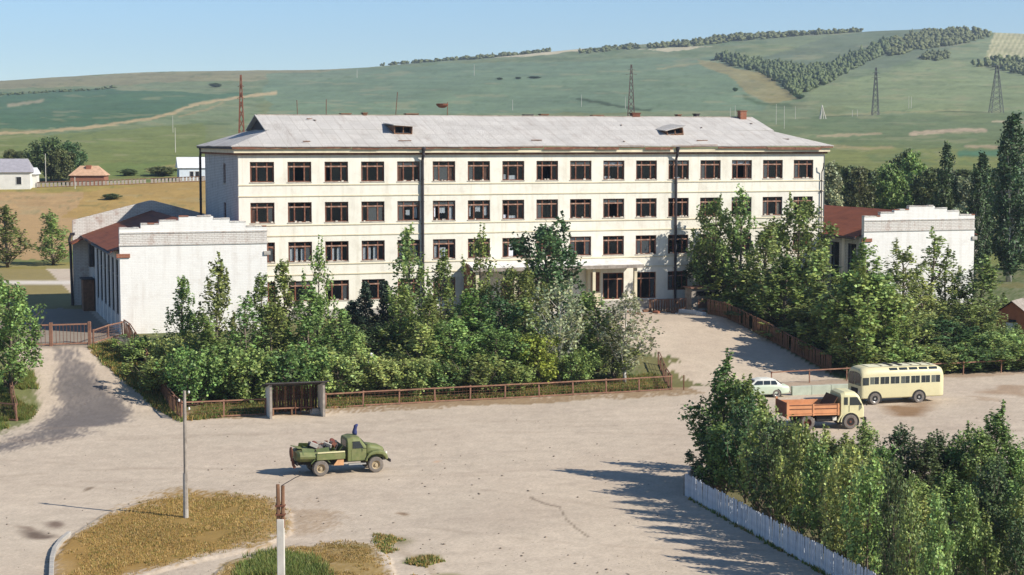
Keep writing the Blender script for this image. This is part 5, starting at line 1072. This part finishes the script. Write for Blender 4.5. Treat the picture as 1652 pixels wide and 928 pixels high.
def well(parent, x, y, r, z):
    MB().prism([(x + math.cos(a) * r, z + math.sin(a) * r) for a in np.linspace(R(-25), R(205), 15)], y - .012, y + .012).build("wheel_well", M_CHAS, parent)
def rrect(w, z0, z1, rt, rb, x, n=5):
    pts = []
    for cx_, cz, r, a0 in ((w / 2 - rb, z0 + rb, rb, -90), (w / 2 - rt, z1 - rt, rt, 0), (-w / 2 + rt, z1 - rt, rt, 90), (-w / 2 + rb, z0 + rb, rb, 180)):
        for k in range(n + 1):
            a = R(a0 + 90 * k / n); pts.append((x, cx_ + r * math.cos(a), cz + r * math.sin(a)))
    return pts
def place(name, pf, pr, wb, side_y, label, cat):
    """pf, pr: ground points under the near front and rear wheels"""
    d = Vector((pf.x - pr.x, pf.y - pr.y, 0)); d.normalize(); ang = math.atan2(d.y, d.x); left = Vector((-d.y, d.x, 0))
    c = Vector((pr.x, pr.y, 0)) - left * side_y + d * 0
    o = empty(name, (c.x, c.y, hz(c.x, c.y)), ang); tag(o, label, cat); return o
# ---- green tanker lorry on the square (origin: middle of the rear axle)
g = place("tank_lorry", gp(606, 762), gp(517, 768), 3.5, -.85, "old olive green bonneted lorry with open tank body full of scrap, on the sandy square", "lorry")
WB = (gp(606, 762) - gp(517, 768)).length
for s in (-1, 1):
    wheel(g, WB, s * .85, .49, .3, s); wheel(g, 0, s * .85, .49, .4, s)
    MB().bar((-1.4, s * .42, .78), (WB + .75, s * .42, .78), .1, .2).build("chassis_beam", M_CHAS, g)
for x in (0, WB): MB().tube([(x, -.8, .49), (x, .8, .49)], .09, 8).build("axle", M_CHAS, g)
hood = [(rrect(w, z0, z1, rt_, .08, x)) for x, w, z0, z1, rt_ in ((WB - .62, 1.42, .85, 1.74, .22), (WB - .2, 1.34, .85, 1.70, .24), (WB + .35, 1.20, .86, 1.60, .26), (WB + .62, 1.06, .88, 1.46, .3))]
MB().loft(hood).build("bonnet", M_GREEN, g, smooth=True)
MB().box(WB + .63, WB + .67, -.42, .42, .92, 1.36).build("radiator_grille", M_GREEND, g, bevel=.02)
for s in (-1, 1):
    fp = [(WB - .72, .78), (WB - .60, 1.02), (WB - .48, 1.22), (WB - .22, 1.36), (WB + .2, 1.40), (WB + .55, 1.30), (WB + .74, 1.06), (WB + .78, .80), (WB + .62, .78), (WB + .54, .96), (WB + .36, 1.12), (WB, 1.16), (WB - .34, 1.10), (WB - .52, .92), (WB - .58, .72)]
    MB().prism(fp, s * .62, s * 1.06).build("front_wing", M_GREEN, g, bevel=.07, seg=3)
    MB().lathe([(0, .05), (.10, .04), (.12, -.06), (.0, -.06)], 12, 'x', (WB + .72, s * .72, 1.16)).build("headlight", M_LAMP, g)
    MB().box(WB - 1.75, WB - .65, s * .78, s * 1.02, .58, .66).build("running_board", M_CHROME, g)
MB().box(WB + .86, WB + .95, -1.02, 1.02, .62, .8).build("bumper", M_PIPE, g, bevel=.02)
CB0, CB1 = WB - 1.78, WB - .62
MB().loft([rrect(1.82, .78, 2.20, .34, .06, CB0), rrect(1.86, .78, 2.28, .34, .06, CB0 + .35), rrect(1.86, .78, 2.26, .34, .06, CB1 - .38), rrect(1.8, .78, 1.72, .2, .06, CB1 + .02)]).build("cab", M_GREEN, g, bevel=.03)
for s in (-1, 1):
    MB().prism([(CB0 + .30, 1.58), (CB0 + .30, 2.02), (CB1 - .42, 2.02), (CB1 - .16, 1.58)], s * .925, s * .945).build("side_window", M_VGL, g)
    MB().prism([(CB0 + .22, .84), (CB0 + .22, 1.5), (CB1 - .08, 1.5), (CB1 - .08, .84)], s * .93, s * .942).build("door", M_GREEN, g, bevel=.02)
    MB().tube([(CB1 - .2, s * .95, 1.55), (CB1 - .02, s * 1.2, 1.6), (CB1 - .02, s * 1.22, 1.9)], .015, 5).build("mirror", M_CHAS, g)
MB().add([(CB1 - .30, -.72, 2.10), (CB1 - .30, .72, 2.10), (CB1 + .06, .74, 1.70), (CB1 + .06, -.74, 1.70), (CB1 - .27, -.72, 2.14), (CB1 - .27, .72, 2.14), (CB1 + .09, .74, 1.74), (CB1 + .09, -.74, 1.74)], [(0, 1, 2, 3), (7, 6, 5, 4), (0, 3, 7, 4), (1, 5, 6, 2), (0, 4, 5, 1), (3, 2, 6, 7)]).build("windscreen", M_VGL, g)
MB().box(CB0 - .012, CB0 - .002, -.5, .5, 1.65, 2.05).build("rear_window", M_VGL, g)
# elliptical tank, cut open above, with lockers
def ell(x, ry, rz_, zc, a0=-212, a1=32, n=16): return [(x, ry * math.cos(R(a)), zc + rz_ * math.sin(R(a))) for a in np.linspace(a0, a1, n)]
TK0 = -1.42; TK1 = CB0 - .18
rings = [ell(TK0, .80, .36, 1.26), ell(TK0 + .14, .98, .48, 1.28), ell(TK0 + .8, 1.0, .46, 1.24)]
MB().loft(rings + [ell(TK1, 1.0, .40, 1.2)]).build("tank", M_GREEN, g, smooth=False)
MB().box(TK0 + 1.15, TK1 - .02, -1.06, -.98, 1.0, 1.42).build("side_locker", M_GREEN, g, bevel=.03)
MB().box(TK0 + 1.2, TK1 - .05, -1.10, -1.0, 1.43, 1.50).build("locker_rail", M_CREAM, g)
MB().prism([(TK1 - .75, .62), (TK1 - .45, 1.0), (TK1 - .1, 1.0), (TK1 - .1, .6)], -.98, -.86).build("mud_guard", M_ORNGI, g)
MB().prism([(TK0 + .5, 1.50), (TK0 + .6, 1.72), (TK0 + .95, 1.62), (TK0 + 1.05, 1.48)], -.6, .5).build("filler_box", M_GREEND, g, bevel=.04)
MB().lathe([(0, 0), (.35, .0), (.38, .06), (.3, .1), (0, .12)], 18, 'x', (TK0 - .28, -.15, 1.42)).build("rear_hatch", M_RUSTM, g); MB().tube([(TK0 - .2, -.3, 1.1), (TK0 - .15, -.32, .7), (TK0 - .05, -.3, .5)], .09, 7).build("drain_hose", M_RUSTM, g)
MB().box(TK0 - .05, TK0 + .02, -.9, .9, .72, .9).build("rear_beam", M_CHAS, g)
for s in (-.98, .86): MB().prism([(-.62, .8), (-.4, 1.06), (.4, 1.06), (.62, .8), (.58, .78), (.36, 1.0), (-.36, 1.0), (-.58, .78)], s, s + .16).build("rear_wing", M_GREEND, g)
MB().box(.3, WB - 2.0, -.7, .7, .6, .95).build("under_tray", M_CHAS, g)
for x, y, z, l, w_, rx, ry, rz_ in ((TK0 + .75, -.75, 1.5, .9, .5, 50, 8, 6), (TK0 + 1.6, -.8, 1.52, .8, .4, 62, -6, -4), (TK0 + 1.1, .75, 1.6, 1.4, .5, -60, 4, 0), (TK1 - .25, 0, 1.62, .5, 1.3, 4, -50, 0), (TK0 + .3, .2, 1.66, .7, .8, 6, 14, 20)):
    MB().box(-l / 2, l / 2, -w_ / 2, w_ / 2, -.015, .015).build("torn_plate", M_GREEND if l != .7 else M_GREEN, g, (x, y, z), (R(rx), R(ry), R(rz_)))
# scrap lying in the open tank
rs = random.Random(12)
scr = empty("scrap_load", g.matrix_basis @ Vector((.2, 0, 1.4)), g.rotation_euler.z); tag(scr, "heap of rusty scrap and red valve wheels in the green lorry's tank", "scrap")
for i in range(34):
    l, w_, h_ = rs.uniform(.15, .6), rs.uniform(.06, .3), rs.uniform(.06, .3)
    MB().box(-l / 2, l / 2, -w_ / 2, w_ / 2, 0, h_).build("scrap_piece", rs.choice([M_CONC, M_WOODG, M_GREEND, M_RUSTM, M_PIPE, M_BITUM]), scr, (rs.uniform(-.6, 1.05), rs.uniform(-.6, .5), rs.uniform(.05, .4)), (rs.uniform(-.5, .5), rs.uniform(-.5, .5), rs.uniform(0, 3)), bevel=.02)
for x, y, z, r_, tl in ((-.35, -.1, .52, .17, 25), (.78, .0, .58, .16, 50)):
    MB().lathe([(r_ - .05, -.04), (r_, -.05), (r_ + .04, 0), (r_, .05), (r_ - .05, .04), (0, .03), (0, -.03), (r_ - .05, -.04)], 14, 'z').build("valve_wheel", pm("dull_red_paint", srgb(104, 56, 46), .8, .3), scr, (x, y, z), (R(tl), R(30), 0))
    MB().tube([(x, y, z), (x + .05, y, z - .45)], .05, 6).build("valve_stem", M_RUSTM, scr)
MB().loft([[(c_[0] + math.cos(a) * r_, c_[1] + math.sin(a) * r_ * .8, c_[2]) for a in np.linspace(0, 5.5, 8)] for c_, r_ in (((0, 0, 0), .13), ((-.02, 0, .16), .16), ((.0, 0, .34), .12), ((.03, 0, .46), .11), ((.07, 0, .6), .13), ((.13, 0, .68), .06))]).build("blue_bundle", M_BLUE, None, g.matrix_basis @ Vector((CB0 + .72, .1, 2.262)), smooth=True)
tag(bpy.data.objects["blue_bundle"], "upright dark blue bundle standing on the green lorry's cab roof", "bundle")

# ---- dump truck
g = place("dump_truck", gp(1371, 691), gp(1301, 693), 3.2, -.95, "dump truck with pale yellow cab and orange tipper bed behind the thicket", "dump truck")
WB = 3.2
for s in (-1, 1):
    wheel(g, WB, s * 1.06, .53, .32, s, M_RUSTM); wheel(g, 0, s * .99, .53, .46, s, M_RUSTM)
    MB().bar((-1.1, s * .42, .92), (WB + .6, s * .42, .92), .1, .24).build("chassis_beam", M_CHAS, g)
for x in (0, WB): MB().tube([(x, -.9, .53), (x, .9, .53)], .1, 8).build("axle", M_CHAS, g)
c0, c1 = WB - .72, WB + .98
MB().loft([rrect(2.3, .78, 2.55, .3, .08, c0), rrect(2.36, .78, 2.68, .32, .08, c0 + .3), rrect(2.36, .78, 2.66, .34, .08, c1 - .62), rrect(2.34, .78, 2.40, .34, .08, c1 - .30), rrect(2.3, .78, 1.72, .2, .1, c1 - .02), rrect(2.24, .80, 1.60, .2, .1, c1 + .04)]).build("cab", M_CREAM, g, bevel=.03)
for s in (-1, 1):
    MB().prism([(c0 + .22, 1.75), (c0 + .22, 2.3), (c0 + .5, 2.3), (c0 + .5, 1.75)], s * 1.172, s * 1.19).build("quarter_window", M_VGL, g)
    MB().prism([(c0 + .64, 1.72), (c0 + .64, 2.3), (c1 - .5, 2.3), (c1 - .14, 1.72)], s * 1.172, s * 1.19).build("side_window", M_VGL, g)
    arch(g, WB, s * 1.17, .66, .08, M_CREAM).location.z = .52; well(g, WB, s * 1.178, .66, .53)
    MB().tube([(c1 - .1, s * 1.2, 1.9), (c1 + .12, s * 1.42, 1.95)], .018, 5).build("mirror_arm", M_CHAS, g); MB().box(c1 + .09, c1 + .13, s * 1.42 - .08, s * 1.42 + .08, 1.72, 2.05).build("mirror", M_CHAS, g)
    MB().lathe([(0, .05), (.11, .03), (.12, -.04), (0, -.05)], 12, 'x', (c1 + .06, s * .85, 1.05)).build("headlight", M_LAMP, g)
    MB().box(c0 + .58, c0 + .62, s * 1.18, s * 1.188, .9, 1.7).build("door_seam", M_CHAS, g)
MB().add([(c1 - .34, -1.0, 2.42), (c1 - .34, 1.0, 2.42), (c1 - .02, 1.04, 1.76), (c1 - .02, -1.04, 1.76), (c1 - .30, -1.0, 2.45), (c1 - .30, 1.0, 2.45), (c1 + .02, 1.04, 1.79), (c1 + .02, -1.04, 1.79)], [(0, 1, 2, 3), (7, 6, 5, 4), (0, 3, 7, 4), (1, 5, 6, 2), (0, 4, 5, 1), (3, 2, 6, 7)]).build("windscreen", M_VGL, g)
MB().box(c1 + .1, c1 + .24, -1.15, 1.15, .58, .82).build("bumper", M_PIPE, g, bevel=.03)
b0, b1 = -1.55, c0 - .14; zf, zt = 1.16, 1.86
MB().box(b0, b1, -1.2, 1.2, zf - .1, zf).build("bed_floor", M_ORNGI, g)
bed = MB().box(b0 + .06, b1, -1.25, -1.19, zf - .1, zt).build("bed_side", M_ORNG, g); MB().box(b0 + .06, b1, 1.19, 1.25, zf - .1, zt).build("bed_side", M_ORNG, g)
for s in (-1.28, 1.21):
    for z in (zf + .05, zf + .36, zt - .06): MB().box(b0 + .07, b1 - .01, s, s + .07, z, z + .045).build("bed_rib", M_RUSTM if z > zf + .1 else M_ORNG, g)
    for x in (b0 + .1, (b0 + b1) / 2, b1 - .1): MB().box(x - .05, x + .05, s - .01, s + .08, zf - .12, zt + .03).build("bed_post", M_ORNG, g)
MB().box(b0, b0 + .055, -1.26, 1.26, zf - .25, zt + .12).build("tailgate", M_RUSTM, g, rot=(0, 0, 0))
for s in (-1, 1): MB().box(b0 - .04, b0 + .1, s * 1.26 - .04, s * 1.26 + .04, zf - .3, zt + .25).build("tailgate_post", M_ORNG, g)
MB().add([(b0 + .2, -1.18, zf + .01), (b1 - .1, -1.18, zf + .25), (b1 - .1, 1.18, zf + .35), (b0 + .2, 1.18, zf + .02), (b0 + 1.2, .1, zf + .5), (b0 + 2.0, -.2, zf + .42)], [(0, 1, 5, 4), (1, 2, 5), (2, 3, 4, 5), (3, 0, 4)]).build("sand_load", M_ORNGI, g)
M_BEDI = pm("shade_dark_rusted_steel", srgb(86, 58, 40), .85, .3, 2.0)  # rusted steel, its colour darkened for the shade on the rear-facing panel
MB().add([(b1 - .62, -1.16, zt - .3), (b1 - .62, 1.16, zt - .3), (b1 - .14, 1.16, zt + .5), (b1 - .14, -1.16, zt + .5), (b1 - .55, -1.16, zt - .34), (b1 - .55, 1.16, zt - .34), (b1 - .07, 1.16, zt + .46), (b1 - .07, -1.16, zt + .46)], [(0, 1, 2, 3), (7, 6, 5, 4), (0, 3, 7, 4), (1, 5, 6, 2), (0, 4, 5, 1), (3, 2, 6, 7)]).build("headboard", M_BEDI, g)
MB().box(.7, WB - .9, -1.0, -.55, .55, .98).build("fuel_tank", M_CHAS, g, bevel=.08); MB().box(.75, 1.3, .5, 1.0, .55, .95).build("battery_box", M_CHAS, g); MB().box(WB - 1.3, WB - 1.0, -1.08, -.95, .62, .9).build("reflector_lamp", M_LAMP, g, bevel=.03)
for s in (-1, 1): MB().prism([(WB - .98, .55), (WB - .72, 1.05), (WB - .66, 1.02), (WB - .9, .5)], s * 1.0, s * 1.2).build("mud_guard", M_CREAM, g)

# ---- bus
g = place("small_bus", gp(1409, 652), gp(1480, 649), 3.6, .98, "pale yellow rounded small bus with roof edge windows parked by the hedge", "bus")
WB = (gp(1409, 652) - gp(1480, 649)).length; f_ = WB + 1.15; r_ = -2.15
for s in (-1, 1):
    wheel(g, WB, s * 1.11, .47, .28, s, M_CHROME); wheel(g, 0, s * 1.06, .47, .40, s, M_CHROME)
st4 = [(r_, 2.28, .56, 2.52, .55), (r_ + .08, 2.40, .48, 2.72, .6), (r_ + .45, 2.44, .46, 2.90, .62), (WB - .2, 2.44, .46, 2.94, .62), (f_ - .6, 2.44, .46, 2.92, .62), (f_ - .22, 2.42, .46, 2.84, .6), (f_ - .03, 2.38, .48, 2.70, .56), (f_, 2.30, .52, 2.62, .5)]
MB().loft([rrect(w, z0, z1, rt_, .12, x, 7) for x, w, z0, z1, rt_ in st4]).build("body", M_YELL, g, smooth=True)
bo = g.children[-1]; es = bo.modifiers.new("edges", 'EDGE_SPLIT'); es.split_angle = R(50)
MB().loft([[(x, y * w, z) for y, z in ((-.42, 2.925), (-.3, 2.955), (0, 2.97), (.3, 2.955), (.42, 2.925), (.3, 2.90), (-.3, 2.90))] for x, w in ((r_ + .6, 1.9), (r_ + .9, 2.0), (f_ - 1.2, 2.0), (f_ - .8, 1.9))]).build("roof_panel", M_BUSTOP, g)
for s in (-1, 1):
    sy = s * 1.222
    n = 7; xw = [r_ + .35 + k * .88 for k in range(n)]
    for k, x in enumerate(xw):
        w = .74 if x + .8 < f_ - .6 else .6
        if x + w > f_ - .65: continue
        q = MB().box(x - .03, x + w + .03, sy - .012 * s, sy + .004 * s, 1.58, 2.2).build("side_window", M_BUSTOP, g)
        MB().box(x, x + w * .48, sy + .004 * s, sy + .014 * s, 1.61, 2.17).build("pane", M_VGL, q); MB().box(x + w * .52, x + w, sy + .004 * s, sy + .012 * s, 1.61, 2.17).build("pane", M_VGL if k % 3 else M_GLASS2, q)
        if k == 3: MB().box(x + w * .3, x + w * .45, sy - .3 * s, sy - .02 * s, 1.6, 2.0).build("curtain", M_CURT, q)
    for k in range(5):
        x = r_ + .55 + k * .86; a = R(42); yc, zc = s * (1.21 - .62 + .62 * math.cos(a)), 2.94 - .62 + .62 * math.sin(a)
        MB().box(-.34, .34, -.012, .012, -.11, .11).build("roof_edge_window", M_VGL, g, (x + .34, yc + s * .005, zc + .005), (s * R(42), 0, 0))
    for x in (0, WB): well(g, x, s * 1.222, .60, .47)
    MB().lathe([(0, .05), (.11, .03), (.12, -.05), (0, -.05)], 12, 'x', (f_ + .02, s * .78, .95)).build("headlight", M_LAMP, g)
    MB().prism([(s * .05, 1.48), (s * 1.06, 1.48), (s * 1.06, 2.2), (s * .86, 2.44), (s * .05, 2.52)], f_ + .002, f_ + .03, 'x').build("windscreen", M_VGL, g)
    MB().box(f_ - .62, f_ - .12, s * 1.224 - .012, s * 1.224 + .012, 1.55, 2.14).build("cab_window", M_VGL, g)
    MB().tube([(f_ - .1, s * 1.1, 2.2), (f_ + .18, s * 1.3, 2.1)], .015, 5).build("mirror", M_CHAS, g)
MB().box(f_ - .02, f_ + .025, -.6, .6, .8, 1.25).build("radiator_grille", M_CHAS, g, bevel=.02); MB().box(f_ + .0, f_ + .1, -1.05, 1.05, .5, .64).build("bumper", M_CHROME, g, bevel=.03)
for k, x in enumerate((r_ + .9, r_ + 1.7, r_ + 2.5, r_ + 3.4, r_ + 4.2, r_ + 5.1)): MB().box(x, x + .10 + .12 * (k in (3, 4)), -.75, .75, 2.972, 3.0 + .03 * (k in (3, 4))).build("roof_vent", M_PIPE if k in (3, 4) else M_RIMC, g)

# ---- pale green car
cf = gp(1199, 642); cr_ = gp(1252, 641)
g = place("saloon_car", cf, cr_, 2.6, .68, "pale green saloon car with white roof parked by the rail fence behind the dump truck", "car")
WB = 2.6
for s in (-1, 1):
    wheel(g, WB, s * .76, .33, .18, s, M_CHROME); wheel(g, 0, s * .76, .33, .18, s, M_CHROME)
def ring(x, w, z0, z1, r_): return rrect(w, z0, z1, r_, .1, x, 5)
MB().loft([ring(-1.12, 1.3, .42, .80, .16), ring(-1.02, 1.5, .34, .92, .2), ring(-.4, 1.64, .26, 1.0, .2), ring(.5, 1.68, .25, 1.02, .14), ring(1.7, 1.68, .25, 1.02, .14), ring(2.3, 1.64, .26, .98, .2), ring(3.0, 1.58, .30, .90, .24), ring(3.28, 1.36, .40, .78, .2)]).build("body", M_CARG, g, smooth=True)
es = g.children[-1].modifiers.new("edges", 'EDGE_SPLIT'); es.split_angle = R(50)
MB().loft([[(x, y, z) for y, z in ((-w, .98), (-w * .86, zt_), (-w * .6, zt_ + .06), (w * .6, zt_ + .06), (w * .86, zt_), (w, .98))] for x, w, zt_ in ((-.5, .70, 1.0), (.0, .74, 1.36), (.5, .75, 1.46), (1.25, .74, 1.46), (1.7, .72, 1.36), (2.2, .70, 1.0))]).build("cabin", M_CARW, g, smooth=False, bevel=.03)
for s in (-1, 1):
    for xa, xb, xc, xd in ((-.12, .06, .42, .42), (.5, .5, 1.02, 1.02), (1.1, 1.1, 1.56, 1.86)):
        MB().add([(xa, s * .745, 1.06), (xd, s * .745, 1.06), (xc, s * .672, 1.36), (xb, s * .672, 1.36), (xa, s * .755, 1.06), (xd, s * .755, 1.06), (xc, s * .682, 1.36), (xb, s * .682, 1.36)], [(0, 1, 2, 3), (7, 6, 5, 4), (0, 4, 5, 1), (1, 5, 6, 2), (2, 6, 7, 3), (3, 7, 4, 0)]).build("side_window", M_VGL, g)
    for x in (0, WB): well(g, x, s * .815, .40, .33)
    MB().lathe([(0, .04), (.09, .03), (.1, -.05), (0, -.05)], 10, 'x', (3.28, s * .5, .66)).build("headlight", M_LAMP, g)
    MB().box(-1.14, -1.1, s * .55 - .06, s * .55 + .06, .6, .72).build("tail_light", M_RUSTM, g)
MB().add([(1.76, -.6, 1.36), (1.76, .6, 1.36), (2.16, .62, 1.05), (2.16, -.62, 1.05), (1.80, -.6, 1.39), (1.80, .6, 1.39), (2.2, .62, 1.08), (2.2, -.62, 1.08)], [(0, 1, 2, 3), (7, 6, 5, 4), (0, 3, 7, 4), (1, 5, 6, 2), (0, 4, 5, 1), (3, 2, 6, 7)]).build("windscreen", M_VGL, g)
MB().add([(-.06, -.58, 1.36), (-.06, .58, 1.36), (-.46, .58, 1.06), (-.46, -.58, 1.06), (-.1, -.58, 1.39), (-.1, .58, 1.39), (-.5, .58, 1.09), (-.5, -.58, 1.09)], [(0, 1, 2, 3), (7, 6, 5, 4), (0, 3, 7, 4), (1, 5, 6, 2), (0, 4, 5, 1), (3, 2, 6, 7)]).build("rear_window", M_VGL, g)
for x in (-1.2, 3.3): MB().box(x, x + .08, -.75, .75, .38, .5).build("bumper", M_CHROME, g, bevel=.03)
# low concrete wall between the car and the bus
wa, wb_ = gp(1278, 638), gp(1372, 634); o = empty("low_wall", wa, math.atan2((wb_ - wa).y, (wb_ - wa).x)); tag(o, "low pale grey-green concrete wall between the pale green car and the bus", "wall")
L = (wb_ - wa).length
for k in range(3): MB().box(k * L / 3 + .01, (k + 1) * L / 3 - .01, 0, .35, -.2, .72).build("concrete_block", pm("grey_green_concrete", srgb(170, 176, 158), .85, .12), o, bevel=.03)

# ------------------------------------------------------------------ grass: blades nobody could count
def grass(label, poly, n, h, cols, seed, zoff=0.0, patch=0.0, wid=.05, fade=.5):
    r = np.random.default_rng(seed); W0 = np.array([gt(x, y, 45)[:2] for x, y in poly]); mn, mx = W0.min(0), W0.max(0)
    P = r.uniform(mn, mx, (n * 6, 2)); k = inpoly(P[:, 0], P[:, 1], [tuple(q) for q in W0])
    if patch: k &= fbm(P[:, 0] / 2.2, P[:, 1] / 2.2, seed) > patch
    P = P[k]; ed = np.full(len(P), 1e9)
    for (ax, ay), (bx, by) in zip(W0, np.roll(W0, -1, 0)):
        t_ = np.clip(((P[:, 0] - ax) * (bx - ax) + (P[:, 1] - ay) * (by - ay)) / max((bx - ax) ** 2 + (by - ay) ** 2, 1e-6), 0, 1)
        ed = np.minimum(ed, np.hypot(P[:, 0] - ax - t_ * (bx - ax), P[:, 1] - ay - t_ * (by - ay)))
    P = P[ed * (.35 + 1.3 * fbm(P[:, 0] / 1.1, P[:, 1] / 1.1, seed + 9)) > r.random(len(P)) * fade][:n]; z = hgt(P[:, 0], P[:, 1]) + zoff; n = len(P)
    nb = 4; P = np.repeat(P, nb, 0) + r.normal(size=(n * nb, 2)) * .06; z = np.repeat(z, nb)
    a = r.uniform(0, 6.28, n * nb); hh = h * r.uniform(.45, 1.25, n * nb) * (.6 + .8 * np.repeat(fbm(P[::nb, 0] / 1.5, P[::nb, 1] / 1.5, seed + 1), nb)); ln = r.normal(size=(n * nb, 2)) * .35 * hh[:, None]
    dx, dy = np.cos(a) * wid, np.sin(a) * wid
    V = np.stack([np.stack([P[:, 0] - dx, P[:, 1] - dy, z - .03], 1), np.stack([P[:, 0] + dx, P[:, 1] + dy, z - .03], 1), np.stack([P[:, 0] + ln[:, 0], P[:, 1] + ln[:, 1], z + hh], 1)], 1).reshape(-1, 3)
    cc = np.array(cols)[r.integers(0, len(cols), n)]; mm = fbm(P[::nb, 0] / 3, P[::nb, 1] / 3, seed + 5)[:, None]
    cc = cc * (.7 + .6 * mm) * r.uniform(.8, 1.2, (n, 1)); C = np.repeat(np.repeat(cc, nb, 0), 3, 0)
    me = np_mesh("grass", V, np.arange(len(V)).reshape(-1, 3), LM["grassbase"], C); tag(put("grass", me), label, "grass", kind="stuff")
LM["grassbase"] = leaf_mat("grass_blade", (.9, .9, .9), 0, .3, 0)
DRY = [srgb(182, 152, 90), srgb(170, 138, 78), srgb(146, 130, 70), srgb(194, 166, 110)]; GRN = [srgb(112, 128, 62), srgb(124, 136, 68), srgb(98, 116, 54)]
grass("dry yellow grass covering the road island around the timber pole", ISLAND, 9000, .11, [srgb(186, 156, 92), srgb(172, 140, 78), srgb(146, 136, 72), srgb(190, 160, 104)], 1, .09, .34, .03, 1.9)
grass("dry grass by the concrete pole's foot", ISLAND2, 2600, .10, DRY, 2, .09, .46, .03, 1.2)
grass("tall green weeds around the concrete pole", [(365, 945), (385, 905), (420, 893), (480, 893), (530, 905), (545, 945)], 2400, .32, GRN + [srgb(140, 136, 76)], 3, .05, .46, .035, 1.6)
grass("grass strip at the foot of the long roadside fence", [(288, 682), (430, 668), (650, 652), (1080, 628), (1062, 605), (900, 615), (520, 640), (330, 655)], 14000, .34, GRN + DRY[1:3], 4)
grass("green grass on the lane's left verge below the large tree", [(-40, 700), (30, 690), (62, 668), (66, 630), (55, 600), (20, 600), (-40, 600)], 4200, .36, GRN + DRY[2:3], 5, 0, .42, .035)
grass("dry weedy verge between the lane and the slatted fence", VERGE, 5000, .3, GRN + DRY[:2], 6)
grass("grass along the hedge foot behind the bus", [(1385, 600), (1660, 590), (1660, 575), (1385, 585)], 4000, .4, GRN, 7)
grass("rough grass at the foot of the white paling", [(1108, 806), (1125, 800), (1290, 890), (1440, 985), (1420, 985), (1268, 897)], 2600, .22, GRN + DRY[:1], 8)
grass("scattered weed tufts on the sandy square", [(600, 860), (640, 866), (700, 890), (760, 935), (660, 935), (600, 900)], 900, .14, GRN + DRY, 9, 0, .56)

r = np.random.default_rng(55); ob = np.array([[1, 0, 0], [-1, 0, 0], [0, 1, 0], [0, -1, 0], [0, 0, 1], [0, 0, -1]], float); of = np.array([[0, 2, 4], [2, 1, 4], [1, 3, 4], [3, 0, 4], [2, 0, 5], [1, 2, 5], [3, 1, 5], [0, 3, 5]])
Vs, Fs, Cs = [], [], []
for k in range(1500):
    px_, py_ = r.uniform(0, 1652), 928 - 290 * r.random() ** 1.3
    if inpoly(np.array([px_]), np.array([py_]), ISLAND)[0] or fbm(np.array([px_ / 90]), np.array([py_ / 30]), 91)[0] < .5: continue
    p = gp(px_, py_); s_ = .02 + .07 * r.random() ** 4
    Vs.append(ob * (s_ * r.uniform(.6, 1.2, (6, 1))) * np.array([1.2, 1, .6]) + np.array([p.x, p.y, hz(p.x, p.y) + s_ * .3])); Fs.append(of + 6 * (len(Vs) - 1)); Cs.append(np.tile(np.array(srgb(150, 136, 120)) * r.uniform(.5, 1.2), (6, 1)))
tag(put("gravel", np_mesh("gravel", np.concatenate(Vs), np.concatenate(Fs), LM["grassbase"], np.concatenate(Cs))), "loose stones scattered over the sandy square", "gravel", kind="stuff")

# ------------------------------------------------------------------ air
M_AIR = bpy.data.materials.new("air"); M_AIR.use_nodes = True; t = M_AIR.node_tree; t.nodes.clear()
pv = t.nodes.new("ShaderNodeVolumePrincipled"); om = t.nodes.new("ShaderNodeOutputMaterial"); t.links.new(pv.outputs[0], om.inputs["Volume"])
pv.inputs["Color"].default_value = (.72, .84, 1.0, 1); pv.inputs["Density"].default_value = 0.00012; pv.inputs["Anisotropy"].default_value = 0.2
hb = MB().box(-2750, 2750, -60, 4050, -330, 260).build("haze", M_AIR); tag(hb, kind="stuff")
